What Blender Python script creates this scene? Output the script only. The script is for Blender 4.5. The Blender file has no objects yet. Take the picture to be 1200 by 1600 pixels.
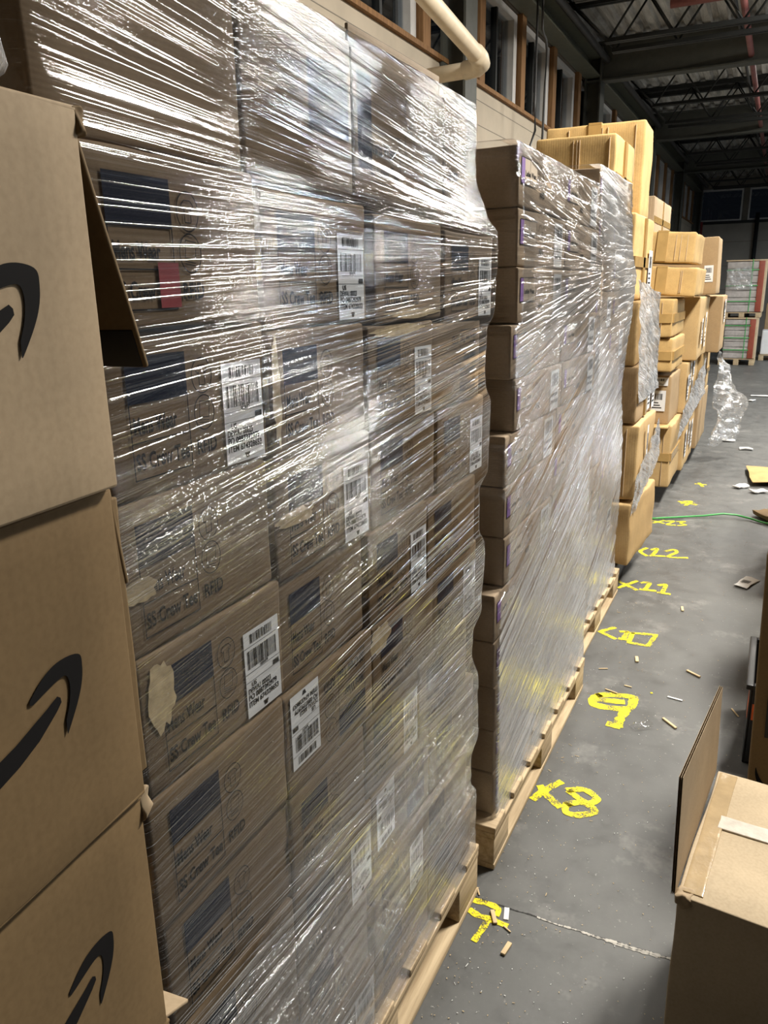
import bpy, bmesh, math, random
import numpy as np
from mathutils import Vector, Matrix, Euler, noise as mnoise

random.seed(7)
mnoise.seed_set(11)
SC = bpy.context.scene
COL = SC.collection
PI = math.pi

# ------------------------------------------------------------------ materials
MATS = {}

def new_mat(name):
    m = bpy.data.materials.new(name)
    m.use_nodes = True
    nt = m.node_tree
    nt.nodes.clear()
    MATS[name] = m
    return m, nt, nt.nodes, nt.links

def N(nt, t, **kw):
    n = nt.nodes.new(t)
    for k, v in kw.items():
        if hasattr(n, k):
            setattr(n, k, v)
        else:
            n.inputs[k.replace('_', ' ')].default_value = v
    return n

def principled(nt, rough=0.6, metal=0.0, spec=0.5):
    p = nt.nodes.new('ShaderNodeBsdfPrincipled')
    p.inputs['Roughness'].default_value = rough
    p.inputs['Metallic'].default_value = metal
    p.inputs['Specular IOR Level'].default_value = spec
    o = nt.nodes.new('ShaderNodeOutputMaterial')
    nt.links.new(p.outputs[0], o.inputs[0])
    return p

def coords(nt, scale=(1, 1, 1), kind='Object', rot=(0, 0, 0)):
    tc = nt.nodes.new('ShaderNodeTexCoord')
    mp = nt.nodes.new('ShaderNodeMapping')
    mp.inputs['Scale'].default_value = scale
    mp.inputs['Rotation'].default_value = rot
    nt.links.new(tc.outputs[kind], mp.inputs[0])
    return mp

def tex_noise(nt, vec, scale, detail=3, rough=0.5, dist=0.0):
    n = nt.nodes.new('ShaderNodeTexNoise')
    n.inputs['Scale'].default_value = scale
    n.inputs['Detail'].default_value = detail
    n.inputs['Roughness'].default_value = rough
    n.inputs['Distortion'].default_value = dist
    nt.links.new(vec.outputs[0], n.inputs['Vector'])
    return n

def ramp(nt, src, stops):
    r = nt.nodes.new('ShaderNodeValToRGB')
    els = r.color_ramp.elements
    while len(els) < len(stops):
        els.new(0.5)
    for e, (p, c) in zip(els, stops):
        e.position = p
        e.color = (*c, 1) if not isinstance(c, float) else (c, c, c, 1)
    nt.links.new(src, r.inputs[0])
    return r

def math_n(nt, op, a, b=None, clamp=False):
    n = nt.nodes.new('ShaderNodeMath')
    n.operation = op
    n.use_clamp = clamp
    for i, v in enumerate((a, b)):
        if v is None:
            continue
        if isinstance(v, (int, float)):
            n.inputs[i].default_value = v
        else:
            nt.links.new(v, n.inputs[i])
    return n.outputs[0]

def simple(name, c, rough=0.6, metal=0.0, var=0.12, scale=12, bump=0.0, spec=0.5):
    m, nt, ns, ln = new_mat(name)
    p = principled(nt, rough, metal, spec)
    mp = coords(nt)
    n = tex_noise(nt, mp, scale, 4, 0.6)
    lo = tuple(x * (1 - var) for x in c)
    hi = tuple(min(1, x * (1 + var)) for x in c)
    r = ramp(nt, n.outputs[0], [(0.3, lo), (0.7, hi)])
    ln.new(r.outputs[0], p.inputs['Base Color'])
    if bump:
        b = nt.nodes.new('ShaderNodeBump')
        b.inputs['Strength'].default_value = bump
        b.inputs['Distance'].default_value = 0.004
        ln.new(n.outputs[0], b.inputs['Height'])
        ln.new(b.outputs[0], p.inputs['Normal'])
    return m

def cardboard(name, c, flute=330.0, axis='Z', var=0.10, bump=0.10):
    """kraft liner: mottled fibre colour with faint flutes showing through"""
    m, nt, ns, ln = new_mat(name)
    p = principled(nt, 0.78, 0.0, 0.25)
    mp = coords(nt)
    n1 = tex_noise(nt, mp, 7, 5, 0.65)
    n2 = tex_noise(nt, mp, 160, 2, 0.5)
    lo = tuple(x * (1 - var) for x in c)
    hi = tuple(min(1, x * (1 + var)) for x in c)
    r = ramp(nt, n1.outputs[0], [(0.3, lo), (0.7, hi)])
    mx = nt.nodes.new('ShaderNodeMixRGB')
    mx.blend_type = 'MULTIPLY'
    mx.inputs[0].default_value = 0.35
    r2 = ramp(nt, n2.outputs[0], [(0.3, (0.75, 0.72, 0.68)), (0.62, (1, 1, 1))])
    ln.new(r.outputs[0], mx.inputs[1])
    ln.new(r2.outputs[0], mx.inputs[2])
    ln.new(mx.outputs[0], p.inputs['Base Color'])
    w = nt.nodes.new('ShaderNodeTexWave')
    w.wave_type = 'BANDS'
    w.bands_direction = 'DIAGONAL' if axis == 'H' else axis
    w.inputs['Scale'].default_value = flute / 6.283
    w.inputs['Distortion'].default_value = 1.2
    if axis == 'H':
        mp2 = coords(nt, (1, 1, 0))
        ln.new(mp2.outputs[0], w.inputs['Vector'])
    else:
        ln.new(mp.outputs[0], w.inputs['Vector'])
    add = math_n(nt, 'ADD', math_n(nt, 'MULTIPLY', w.outputs['Fac'], 0.25), n1.outputs[0])
    b = nt.nodes.new('ShaderNodeBump')
    b.inputs['Strength'].default_value = bump
    b.inputs['Distance'].default_value = 0.003
    ln.new(add, b.inputs['Height'])
    ln.new(b.outputs[0], p.inputs['Normal'])
    return m

def wood(name, c1, c2, axis=1):
    m, nt, ns, ln = new_mat(name)
    p = principled(nt, 0.75, 0, 0.3)
    s = [26, 26, 26]
    s[axis] = 1.6
    mp = coords(nt, tuple(s))
    n = tex_noise(nt, mp, 2.2, 5, 0.62, 0.4)
    r = ramp(nt, n.outputs[0], [(0.28, c1), (0.7, c2)])
    ln.new(r.outputs[0], p.inputs['Base Color'])
    b = nt.nodes.new('ShaderNodeBump')
    b.inputs['Strength'].default_value = 0.4
    b.inputs['Distance'].default_value = 0.003
    ln.new(n.outputs[0], b.inputs['Height'])
    ln.new(b.outputs[0], p.inputs['Normal'])
    return m

def film_mat(name, f0=0.12, haze=0.16, base=0.03, sa=(0.55, 135), sb=(1.6, 300), bump=1.0, rough=0.13, tint=0.96, broad=(0.9, 16)):
    """stretch wrap: clear thin sheet, mirror-like, with drawn-out creases that run along the pull"""
    m, nt, ns, ln = new_mat(name)
    def uvn(layer, sc, scale, detail, rgh, off=0.0, dist=0.0):
        u = nt.nodes.new('ShaderNodeUVMap')
        u.uv_map = layer
        mp = nt.nodes.new('ShaderNodeMapping')
        mp.inputs['Scale'].default_value = (sc[0], sc[1], 1)
        mp.inputs['Location'].default_value = (off, off * 1.7, off)
        ln.new(u.outputs[0], mp.inputs[0])
        return tex_noise(nt, mp, scale, detail, rgh, dist).outputs[0]
    def ridge(n, p):
        return math_n(nt, 'POWER', math_n(nt, 'SUBTRACT', 1.0, math_n(nt, 'ABSOLUTE', math_n(nt, 'SUBTRACT', math_n(nt, 'MULTIPLY', n, 2.0), 1.0)), True), p)
    n1 = uvn('streak', sa, 1.0, 4, 0.62)
    n2 = uvn('cross', sb, 1.0, 3, 0.55, 3.1)
    n3 = uvn('streak', broad, 1.0, 2, 0.5, 7.7, 0.6)
    n4 = uvn('streak', (2.0, 3.0), 1.0, 2, 0.5, 1.3)     # where the film is slack or tight
    n5 = uvn('streak', (sa[0] * 6, sa[1] * 2.2), 1.0, 2, 0.5, 5.0)
    n6 = uvn('streak', (sa[0] * 0.6, sa[1] * 0.4), 1.0, 3, 0.55, 9.0)
    tight = ramp(nt, n4, [(0.42, 0.05), (0.60, 1.0)]).outputs[0]
    ra = ridge(n1, 9.0); rb = ridge(n2, 12.0); rc = ridge(n6, 16.0)
    h = math_n(nt, 'ADD', math_n(nt, 'MULTIPLY', ra, 0.19), math_n(nt, 'MULTIPLY', rb, 0.08))
    h = math_n(nt, 'ADD', h, math_n(nt, 'MULTIPLY', n5, 0.09))
    h = math_n(nt, 'ADD', h, math_n(nt, 'MULTIPLY', n1, 0.10))
    h = math_n(nt, 'MULTIPLY', h, tight)
    h = math_n(nt, 'ADD', h, math_n(nt, 'MULTIPLY', rc, 0.34))
    h = math_n(nt, 'ADD', h, math_n(nt, 'MULTIPLY', n3, 0.75))
    b = nt.nodes.new('ShaderNodeBump')
    b.inputs['Strength'].default_value = 1.0
    sl = nt.nodes.new('ShaderNodeAttribute'); sl.attribute_name = 'slack'     # loose film creases more
    ln.new(math_n(nt, 'MULTIPLY', math_n(nt, 'ADD', sl.outputs['Fac'], 0.35), 0.0042 * bump), b.inputs['Distance'])
    ln.new(h, b.inputs['Height'])
    lw = nt.nodes.new('ShaderNodeLayerWeight')
    lw.inputs['Blend'].default_value = 0.5
    ln.new(b.outputs[0], lw.inputs['Normal'])
    f = math_n(nt, 'POWER', lw.outputs['Facing'], 3.0)
    f = math_n(nt, 'ADD', math_n(nt, 'MULTIPLY', f, 1 - f0), f0, True)
    wa = nt.nodes.new('ShaderNodeAttribute'); wa.attribute_name = 'wraps'     # how many turns of film lie here
    wraps = math_n(nt, 'MAXIMUM', wa.outputs['Fac'], 0.4)
    f = math_n(nt, 'SUBTRACT', 1.0, math_n(nt, 'POWER', math_n(nt, 'SUBTRACT', 1.0, f, True), wraps), True)
    tr = nt.nodes.new('ShaderNodeBsdfTransparent')
    tr.inputs[0].default_value = (tint, tint, tint, 1)
    gl = nt.nodes.new('ShaderNodeBsdfGlossy')
    gl.inputs['Roughness'].default_value = rough
    gl.inputs['Color'].default_value = (0.97, 0.98, 1.0, 1)
    ln.new(b.outputs[0], gl.inputs['Normal'])
    mix = nt.nodes.new('ShaderNodeMixShader')
    ln.new(f, mix.inputs[0])
    ln.new(tr.outputs[0], mix.inputs[1])
    ln.new(gl.outputs[0], mix.inputs[2])
    # whitened, overstretched creases scatter a little light
    df = nt.nodes.new('ShaderNodeBsdfDiffuse')
    df.inputs[0].default_value = (0.82, 0.84, 0.86, 1)
    tl = nt.nodes.new('ShaderNodeBsdfTranslucent')
    tl.inputs[0].default_value = (0.82, 0.84, 0.86, 1)
    sc = nt.nodes.new('ShaderNodeMixShader')
    sc.inputs[0].default_value = 0.35
    ln.new(df.outputs[0], sc.inputs[1])
    ln.new(tl.outputs[0], sc.inputs[2])
    crease = math_n(nt, 'ADD', math_n(nt, 'MULTIPLY', math_n(nt, 'POWER', ra, 2.0), tight), math_n(nt, 'MULTIPLY', rc, 0.6), True)
    hz = crease
    hz = math_n(nt, 'MULTIPLY', math_n(nt, 'ADD', math_n(nt, 'MULTIPLY', hz, haze), base), math_n(nt, 'MAXIMUM', math_n(nt, 'SUBTRACT', wa.outputs['Fac'], 0.6), 0.05), True)
    fin = nt.nodes.new('ShaderNodeMixShader')
    ln.new(hz, fin.inputs[0])
    ln.new(mix.outputs[0], fin.inputs[1])
    ln.new(sc.outputs[0], fin.inputs[2])
    o = nt.nodes.new('ShaderNodeOutputMaterial')
    ln.new(fin.outputs[0], o.inputs[0])
    return m

def glass_mat(name):
    m, nt, ns, ln = new_mat(name)
    tr = nt.nodes.new('ShaderNodeBsdfTransparent')
    tr.inputs[0].default_value = (0.75, 0.8, 0.85, 1)
    gl = nt.nodes.new('ShaderNodeBsdfGlossy')
    gl.inputs['Roughness'].default_value = 0.02
    lw = nt.nodes.new('ShaderNodeLayerWeight')
    f = math_n(nt, 'POWER', lw.outputs['Facing'], 4.0)
    f = math_n(nt, 'ADD', math_n(nt, 'MULTIPLY', f, 0.9), 0.06, True)
    mix = nt.nodes.new('ShaderNodeMixShader')
    ln.new(f, mix.inputs[0]); ln.new(tr.outputs[0], mix.inputs[1]); ln.new(gl.outputs[0], mix.inputs[2])
    o = nt.nodes.new('ShaderNodeOutputMaterial')
    ln.new(mix.outputs[0], o.inputs[0])
    return m

def floor_mat():
    m, nt, ns, ln = new_mat('floor_paint')
    p = principled(nt, 0.42, 0, 0.45)
    mp = coords(nt)
    n1 = tex_noise(nt, mp, 1.1, 6, 0.6, 0.4)
    n2 = tex_noise(nt, mp, 9, 6, 0.7)
    n3 = tex_noise(nt, mp, 70, 3, 0.6)
    r1 = ramp(nt, n1.outputs[0], [(0.3, (0.072, 0.073, 0.072)), (0.7, (0.108, 0.108, 0.104))])
    mx = nt.nodes.new('ShaderNodeMixRGB'); mx.blend_type = 'MULTIPLY'; mx.inputs[0].default_value = 0.6
    r2 = ramp(nt, n2.outputs[0], [(0.3, (0.72, 0.72, 0.72)), (0.6, (1.12, 1.12, 1.1))])
    ln.new(r1.outputs[0], mx.inputs[1]); ln.new(r2.outputs[0], mx.inputs[2])
    # scuffed paint, chalky specks
    mx2 = nt.nodes.new('ShaderNodeMixRGB'); mx2.inputs[2].default_value = (0.36, 0.35, 0.33, 1)
    sp = ramp(nt, n3.outputs[0], [(0.66, 0.0), (0.74, 0.55)])
    ln.new(sp.outputs[0], mx2.inputs[0]); ln.new(mx.outputs[0], mx2.inputs[1])
    n4 = tex_noise(nt, coords(nt, (1, 1, 1)), 3.3, 5, 0.75)
    mx3 = nt.nodes.new('ShaderNodeMixRGB'); mx3.inputs[2].default_value = (0.27, 0.26, 0.245, 1)
    sp2 = ramp(nt, n4.outputs[0], [(0.56, 0.0), (0.72, 0.5)])
    ln.new(sp2.outputs[0], mx3.inputs[0]); ln.new(mx2.outputs[0], mx3.inputs[1])
    ln.new(mx3.outputs[0], p.inputs['Base Color'])
    rr = ramp(nt, n2.outputs[0], [(0.3, 0.36), (0.7, 0.6)])
    ln.new(rr.outputs[0], p.inputs['Roughness'])
    b = nt.nodes.new('ShaderNodeBump'); b.inputs['Strength'].default_value = 0.25; b.inputs['Distance'].default_value = 0.002
    ln.new(n2.outputs[0], b.inputs['Height']); ln.new(b.outputs[0], p.inputs['Normal'])
    return m

def paint_mat():
    """hand-painted yellow, rubbed through to the floor in places"""
    m, nt, ns, ln = new_mat('yellow_floor_paint')
    p = principled(nt, 0.55, 0, 0.3)
    p.inputs['Base Color'].default_value = (0.78, 0.66, 0.02, 1)
    mp = coords(nt)
    n = tex_noise(nt, mp, 190, 5, 0.75)
    n2 = tex_noise(nt, mp, 18, 3, 0.6)
    s = math_n(nt, 'ADD', math_n(nt, 'MULTIPLY', n.outputs[0], 0.6), math_n(nt, 'MULTIPLY', n2.outputs[0], 0.4))
    a = ramp(nt, s, [(0.43, 0.0), (0.5, 1.0)])
    ln.new(a.outputs[0], p.inputs['Alpha'])
    return m

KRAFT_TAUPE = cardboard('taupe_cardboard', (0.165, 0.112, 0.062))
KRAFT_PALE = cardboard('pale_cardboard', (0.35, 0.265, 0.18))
KRAFT_GOLD = cardboard('golden_cardboard', (0.50, 0.335, 0.14), axis='H', bump=0.25, var=0.2)
KRAFT_GOLD2 = cardboard('honey_cardboard', (0.50, 0.345, 0.165), axis='H', bump=0.25)
KRAFT_BROWN = cardboard('brown_cardboard', (0.38, 0.265, 0.145), axis='H', bump=0.2)
KRAFT_SHIP = cardboard('darkened_shipping_cardboard', (0.20, 0.131, 0.062), axis='H', bump=0.05)  # darkened board: weaker light low on the nearest stack, put into the colour
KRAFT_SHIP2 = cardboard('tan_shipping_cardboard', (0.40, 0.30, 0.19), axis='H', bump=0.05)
KRAFT_LIGHT = cardboard('light_cardboard', (0.50, 0.40, 0.27), axis='H', bump=0.06)
KRAFT_EDGE = simple('cardboard_raw_edge', (0.52, 0.40, 0.26), 0.85)
INK = simple('black_ink', (0.012, 0.011, 0.011), 0.85, spec=0.1)
NAVY = simple('navy_ink', (0.009, 0.012, 0.027), 0.8, spec=0.12)
PURPLE = simple('purple_ink', (0.20, 0.09, 0.33), 0.6)
WHITE = simple('white_label', (0.72, 0.73, 0.74), 0.5, var=0.04)
CREAM = simple('printed_cream_panel', (0.47, 0.38, 0.28), 0.7, var=0.04)
TORNM = simple('torn_cardboard_face', (0.46, 0.36, 0.21), 0.9, var=0.25, scale=60)
TAPE = simple('clear_packing_tape', (0.40, 0.26, 0.10), 0.16, var=0.1, bump=0.25)
TAPE_EDGE = simple('yellowed_clear_tape', (0.42, 0.31, 0.175), 0.2, var=0.12, scale=25, bump=0.4)
TAPE_CLEAR = simple('shiny_clear_tape', (0.66, 0.61, 0.54), 0.14, var=0.12, scale=40, bump=0.6)
BLACK_TAPE = simple('black_paper_tape', (0.012, 0.010, 0.009), 0.6)
RED_TAPE = simple('red_sticker', (0.26, 0.03, 0.03), 0.35)
WOOD = wood('pallet_wood', (0.33, 0.24, 0.14), (0.60, 0.47, 0.30), 1)
WOODX = wood('pallet_deck_wood', (0.33, 0.24, 0.14), (0.58, 0.45, 0.29), 0)
WOODZ = wood('window_post_wood', (0.15, 0.075, 0.03), (0.30, 0.165, 0.07), 2)
BLACK_PLASTIC = simple('black_plastic', (0.018, 0.018, 0.019), 0.42)
ORANGE = simple('orange_sticker', (0.85, 0.16, 0.04), 0.5)
STEEL = simple('dark_painted_steel', (0.018, 0.020, 0.020), 0.5, 0.3)
STEEL_GREEN = simple('greenish_beam_paint', (0.105, 0.108, 0.078), 0.55)
STEEL_DARK = simple('dark_girder_paint', (0.065, 0.068, 0.058), 0.6)
CONDUIT = simple('grey_conduit', (0.10, 0.10, 0.10), 0.45, 0.6)
def deck_mat():
    m, nt, ns, ln = new_mat('galvanised_roof_deck')
    p = principled(nt, 0.6, 0.1)
    n = tex_noise(nt, coords(nt, (7, 0.8, 1)), 1.6, 6, 0.7, 0.5)
    r = ramp(nt, n.outputs[0], [(0.32, (0.20, 0.19, 0.17)), (0.66, (0.62, 0.60, 0.55))])
    ln.new(r.outputs[0], p.inputs['Base Color'])
    return m
DECK = deck_mat()
WALL = simple('painted_block_wall', (0.43, 0.37, 0.285), 0.75, var=0.08, scale=3, bump=0.2)
FARWALL = simple('taupe_wall_paint', (0.33, 0.30, 0.255), 0.75, var=0.08, scale=2)
WALL_UP = simple('dark_upper_wall', (0.17, 0.15, 0.12), 0.75)
WALL_DARK = simple('dark_grey_wall', (0.055, 0.055, 0.058), 0.8)
PVC = simple('cream_pipe', (0.72, 0.62, 0.46), 0.4, var=0.08)
REDPIPE = simple('faded_red_pipe', (0.22, 0.08, 0.075), 0.5)
REDPAINT = simple('dark_red_paint', (0.20, 0.015, 0.02), 0.5)
VINYL = simple('white_window_frame', (0.56, 0.55, 0.53), 0.45, var=0.06)
GLASS = glass_mat('window_glass')
FLOORM = floor_mat()
YELLOW = paint_mat()
CRACK = simple('chalky_crack_filler', (0.42, 0.40, 0.36), 0.9, var=0.4, scale=30)
CRACKD = simple('dark_floor_joint', (0.035, 0.034, 0.032), 0.9)
PAPER = simple('white_paper', (0.75, 0.75, 0.74), 0.6, var=0.05)
CHIP = wood('wood_chip', (0.50, 0.36, 0.20), (0.72, 0.56, 0.34), 1)
GREEN = simple('green_plastic_strap', (0.06, 0.34, 0.09), 0.3)
PINKGREY = simple('shrunk_case_grey', (0.42, 0.385, 0.365), 0.4, var=0.18, scale=14)
REDBOARD = simple('red_corner_board', (0.27, 0.055, 0.03), 0.5)
FILM_A = film_mat('stretch_film_tight', f0=0.045, haze=0.08, base=0.004, rough=0.06)
FILM_B = film_mat('stretch_film_cloudy', f0=0.09, haze=0.16, base=0.03, sa=(2.2, 70), sb=(5, 140), bump=1.2, rough=0.09, broad=(3, 14))
FILM_C = film_mat('stretch_film_milky', f0=0.12, haze=0.22, base=0.08, sa=(3, 50), sb=(8, 90), bump=1.4, rough=0.10, broad=(4, 12))

# ------------------------------------------------------------------ mesh builder
TEXT_CACHE = {}

def text_mesh(s):
    if s in TEXT_CACHE:
        return TEXT_CACHE[s]
    cu = bpy.data.curves.new('t', 'FONT')
    cu.body = s
    cu.size = 1.0
    cu.offset = 0.03
    cu.resolution_u = 3
    ob = bpy.data.objects.new('t', cu)
    COL.objects.link(ob)
    dg = bpy.context.evaluated_depsgraph_get()
    me = bpy.data.meshes.new_from_object(ob.evaluated_get(dg))
    vs = [tuple(v.co) for v in me.vertices]
    fs = [tuple(p.vertices) for p in me.polygons]
    bpy.data.objects.remove(ob)
    bpy.data.curves.remove(cu)
    bpy.data.meshes.remove(me)
    xs = [v[0] for v in vs]; ys = [v[1] for v in vs]
    r = (vs, fs, min(xs), max(xs), min(ys), max(ys))
    TEXT_CACHE[s] = r
    return r

class MB:
    def __init__(self):
        self.v = []; self.f = []; self.m = []; self.mats = []; self.sm = []

    def mi(self, mat):
        if mat not in self.mats:
            self.mats.append(mat)
        return self.mats.index(mat)

    def add(self, vs, fs, mat, smooth=False, M=None):
        o = len(self.v); i = self.mi(mat)
        if M is not None:
            vs = [tuple(M @ Vector(v)) for v in vs]
        self.v += [tuple(v) for v in vs]
        for f in fs:
            self.f.append(tuple(o + k for k in f)); self.m.append(i); self.sm.append(smooth)
        return self

    def box(self, x0, x1, y0, y1, z0, z1, mat, M=None):
        vs = [(x0, y0, z0), (x1, y0, z0), (x1, y1, z0), (x0, y1, z0), (x0, y0, z1), (x1, y0, z1), (x1, y1, z1), (x0, y1, z1)]
        fs = [(0, 3, 2, 1), (4, 5, 6, 7), (0, 1, 5, 4), (1, 2, 6, 5), (2, 3, 7, 6), (3, 0, 4, 7)]
        return self.add(vs, fs, mat, False, M)

    def rbox(self, x0, x1, y0, y1, z0, z1, mat, r=0.006, n=6, amp=0.0, freq=6.0, seed=0, M=None, flat_px=False):
        """box with rounded edges, optionally dented"""
        h = Vector(((x1 - x0) / 2, (y1 - y0) / 2, (z1 - z0) / 2)); c = Vector(((x0 + x1) / 2, (y0 + y1) / 2, (z0 + z1) / 2))
        def lin(hh):
            k = 1 - r / hh
            return [-1, -1 + (1 - k) * 0.3, -k] + [-k + 2 * k * i / n for i in range(1, n)] + [k, 1 - (1 - k) * 0.3, 1]
        L = [lin(h[i]) for i in range(3)]
        idx = {}; vs = []; fs = []
        def vert(p):
            key = tuple(round(a, 5) for a in p)
            if key in idx:
                return idx[key]
            q = Vector((p[0] * h.x, p[1] * h.y, p[2] * h.z))
            inn = Vector([max(-(h[i] - r), min(h[i] - r, q[i])) for i in range(3)])
            d = q - inn
            if d.length > 1e-9:
                q = inn + d.normalized() * r
            if amp:
                nn = mnoise.noise_vector(q * freq + Vector((seed * 3.7, seed * 1.3, seed)))
                nv = Vector(nn) * amp
                if flat_px and q.x > h.x - r * 1.5:
                    nv.x *= 0.12
                q = q + nv
            idx[key] = len(vs); vs.append(tuple(q + c))
            return idx[key]
        for ax in range(3):
            a, b = (ax + 1) % 3, (ax + 2) % 3
            for s in (-1, 1):
                for i in range(len(L[a]) - 1):
                    for j in range(len(L[b]) - 1):
                        q = []
                        for (ii, jj) in ((i, j), (i + 1, j), (i + 1, j + 1), (i, j + 1)):
                            p = [0, 0, 0]; p[ax] = s; p[a] = L[a][ii]; p[b] = L[b][jj]
                            q.append(vert(p))
                        if s < 0:
                            q.reverse()
                        if len(set(q)) >= 3:
                            fs.append(tuple(dict.fromkeys(q)))
        return self.add(vs, fs, mat, True, M)

    def tube(self, pts, rad, mat, n=8, closed=False):
        pts = [Vector(p) for p in pts]
        vs = []; fs = []
        k = len(pts)
        up = Vector((0, 0, 1))
        for i, p in enumerate(pts):
            a = pts[max(0, i - 1)]; b = pts[min(k - 1, i + 1)]
            t = (b - a).normalized()
            u = t.cross(up)
            if u.length < 1e-3:
                u = t.cross(Vector((1, 0, 0)))
            u.normalize(); w = t.cross(u)
            rr = rad[i] if isinstance(rad, (list, tuple)) else rad
            for j in range(n):
                an = 2 * PI * j / n
                vs.append(tuple(p + u * math.cos(an) * rr + w * math.sin(an) * rr))
        for i in range(k - 1):
            for j in range(n):
                fs.append((i * n + j, i * n + (j + 1) % n, (i + 1) * n + (j + 1) % n, (i + 1) * n + j))
        fs.append(tuple(range(n - 1, -1, -1))); fs.append(tuple((k - 1) * n + j for j in range(n)))
        return self.add(vs, fs, mat, True)

    # flat print on a plane given by M (local x right, y up, z out)
    def rect(self, M, x0, x1, y0, y1, mat, z=0.0):
        return self.add([(x0, y0, z), (x1, y0, z), (x1, y1, z), (x0, y1, z)], [(0, 1, 2, 3)], mat, False, M)

    def frame(self, M, x0, x1, y0, y1, t, mat, z=0.0):
        self.rect(M, x0, x1, y0, y0 + t, mat, z); self.rect(M, x0, x1, y1 - t, y1, mat, z)
        self.rect(M, x0, x0 + t, y0, y1, mat, z); self.rect(M, x1 - t, x1, y0, y1, mat, z)

    def ring(self, M, cx, cy, rx, ry, t, mat, z=0.0, n=24):
        vs = []
        for i in range(n):
            a = 2 * PI * i / n
            vs.append((cx + rx * math.cos(a), cy + ry * math.sin(a), z))
            vs.append((cx + (rx - t) * math.cos(a), cy + (ry - t) * math.sin(a), z))
        fs = [(2 * i, 2 * ((i + 1) % n), 2 * ((i + 1) % n) + 1, 2 * i + 1) for i in range(n)]
        return self.add(vs, fs, mat, False, M)

    def poly(self, M, pts, mat, z=0.0):
        return self.add([(x, y, z) for x, y in pts], [tuple(range(len(pts)))], mat, False, M)

    def text(self, M, s, x, y, h, mat, w=None, z=0.0):
        """text with its capital height h at (x,y); squeezed to width w if given"""
        vs, fs, a, b, c, d = text_mesh(s)
        sy = h / 0.70
        sx = sy if w is None else w / (b - a)
        return self.add([(x + (v[0] - a) * sx, y + v[1] * sy, z) for v in vs], fs, mat, False, M)

    def barcode(self, M, x0, x1, y0, y1, mat, seed=0, z=0.0, n=26):
        rr = random.Random(seed)
        x = x0; u = (x1 - x0) / (n * 2.4)
        while x < x1 - u:
            w = u * rr.choice((0.7, 0.7, 1.4, 2.2))
            self.rect(M, x, min(x + w, x1), y0, y1, mat, z)
            x += w + u * rr.choice((0.6, 0.9, 1.5))

    def build(self, name, parent=None, loc=(0, 0, 0), rotz=0.0, smooth_by_flag=True):
        me = bpy.data.meshes.new(name)
        me.from_pydata(self.v, [], self.f)
        for m in self.mats:
            me.materials.append(m)
        me.polygons.foreach_set('material_index', self.m)
        me.polygons.foreach_set('use_smooth', self.sm)
        me.update()
        o = bpy.data.objects.new(name, me)
        COL.objects.link(o)
        o.location = loc
        o.rotation_euler = (0, 0, rotz)
        if parent:
            o.parent = parent
        return o

def tag(o, label, cat, group=None):
    o['label'] = label; o['category'] = cat
    if group:
        o['group'] = group
    return o

def structure(o):
    o['kind'] = 'structure'
    return o

def empty(name, loc, label, cat, group=None, rotz=0):
    o = bpy.data.objects.new(name, None)
    COL.objects.link(o)
    o.location = loc; o.rotation_euler = (0, 0, rotz)
    o.empty_display_size = 0.1
    return tag(o, label, cat, group)

def copy_tree(o, loc, label, rotz=0.0, scale=(1, 1, 1), drop=()):
    c = o.copy(); COL.objects.link(c)
    c.location = loc; c.rotation_euler = (0, 0, rotz); c.scale = scale; c['label'] = label
    for ch in o.children:
        if ch.name.split('.')[0] in drop:
            continue
        d = ch.copy(); COL.objects.link(d); d.parent = c
        for g in ch.children:
            e = g.copy(); COL.objects.link(e); e.parent = d
    return c

def face_px(hx, y0, z0, out=0.0007, flip=None):
    """matrix of the face looking to +x: local x -> +y, local y -> +z"""
    M = Matrix(((0, 0, 1, hx + out), (1, 0, 0, y0), (0, 1, 0, z0), (0, 0, 0, 1)))
    if flip:
        w, h = flip
        M = M @ Matrix.Translation((w, h, 0)) @ Matrix.Rotation(PI, 4, 'Z')
    return M

def face_ny(x0, y, z0, out=0.0007):
    """matrix of the face looking to -y: local x -> +x, local y -> +z"""
    return Matrix(((1, 0, 0, x0), (0, 0, -1, y - out), (0, 1, 0, z0), (0, 0, 0, 1)))

ORD = ['bottom', 'second', 'third', 'fourth', 'fifth', 'sixth', 'seventh', 'eighth', 'ninth', 'tenth', 'eleventh', 'twelfth', 'thirteenth']

# ------------------------------------------------------------------ the building
XW, DW, CEIL = -2.6, 27.3, 4.66

def slab(name, x0, x1, y0, y1, z0, z1, mat):
    return structure(MB().box(x0, x1, y0, y1, z0, z1, mat).build(name))

slab('floor', XW - 0.3, 16, -8, DW + 0.3, -0.2, 0.0, FLOORM)

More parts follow.
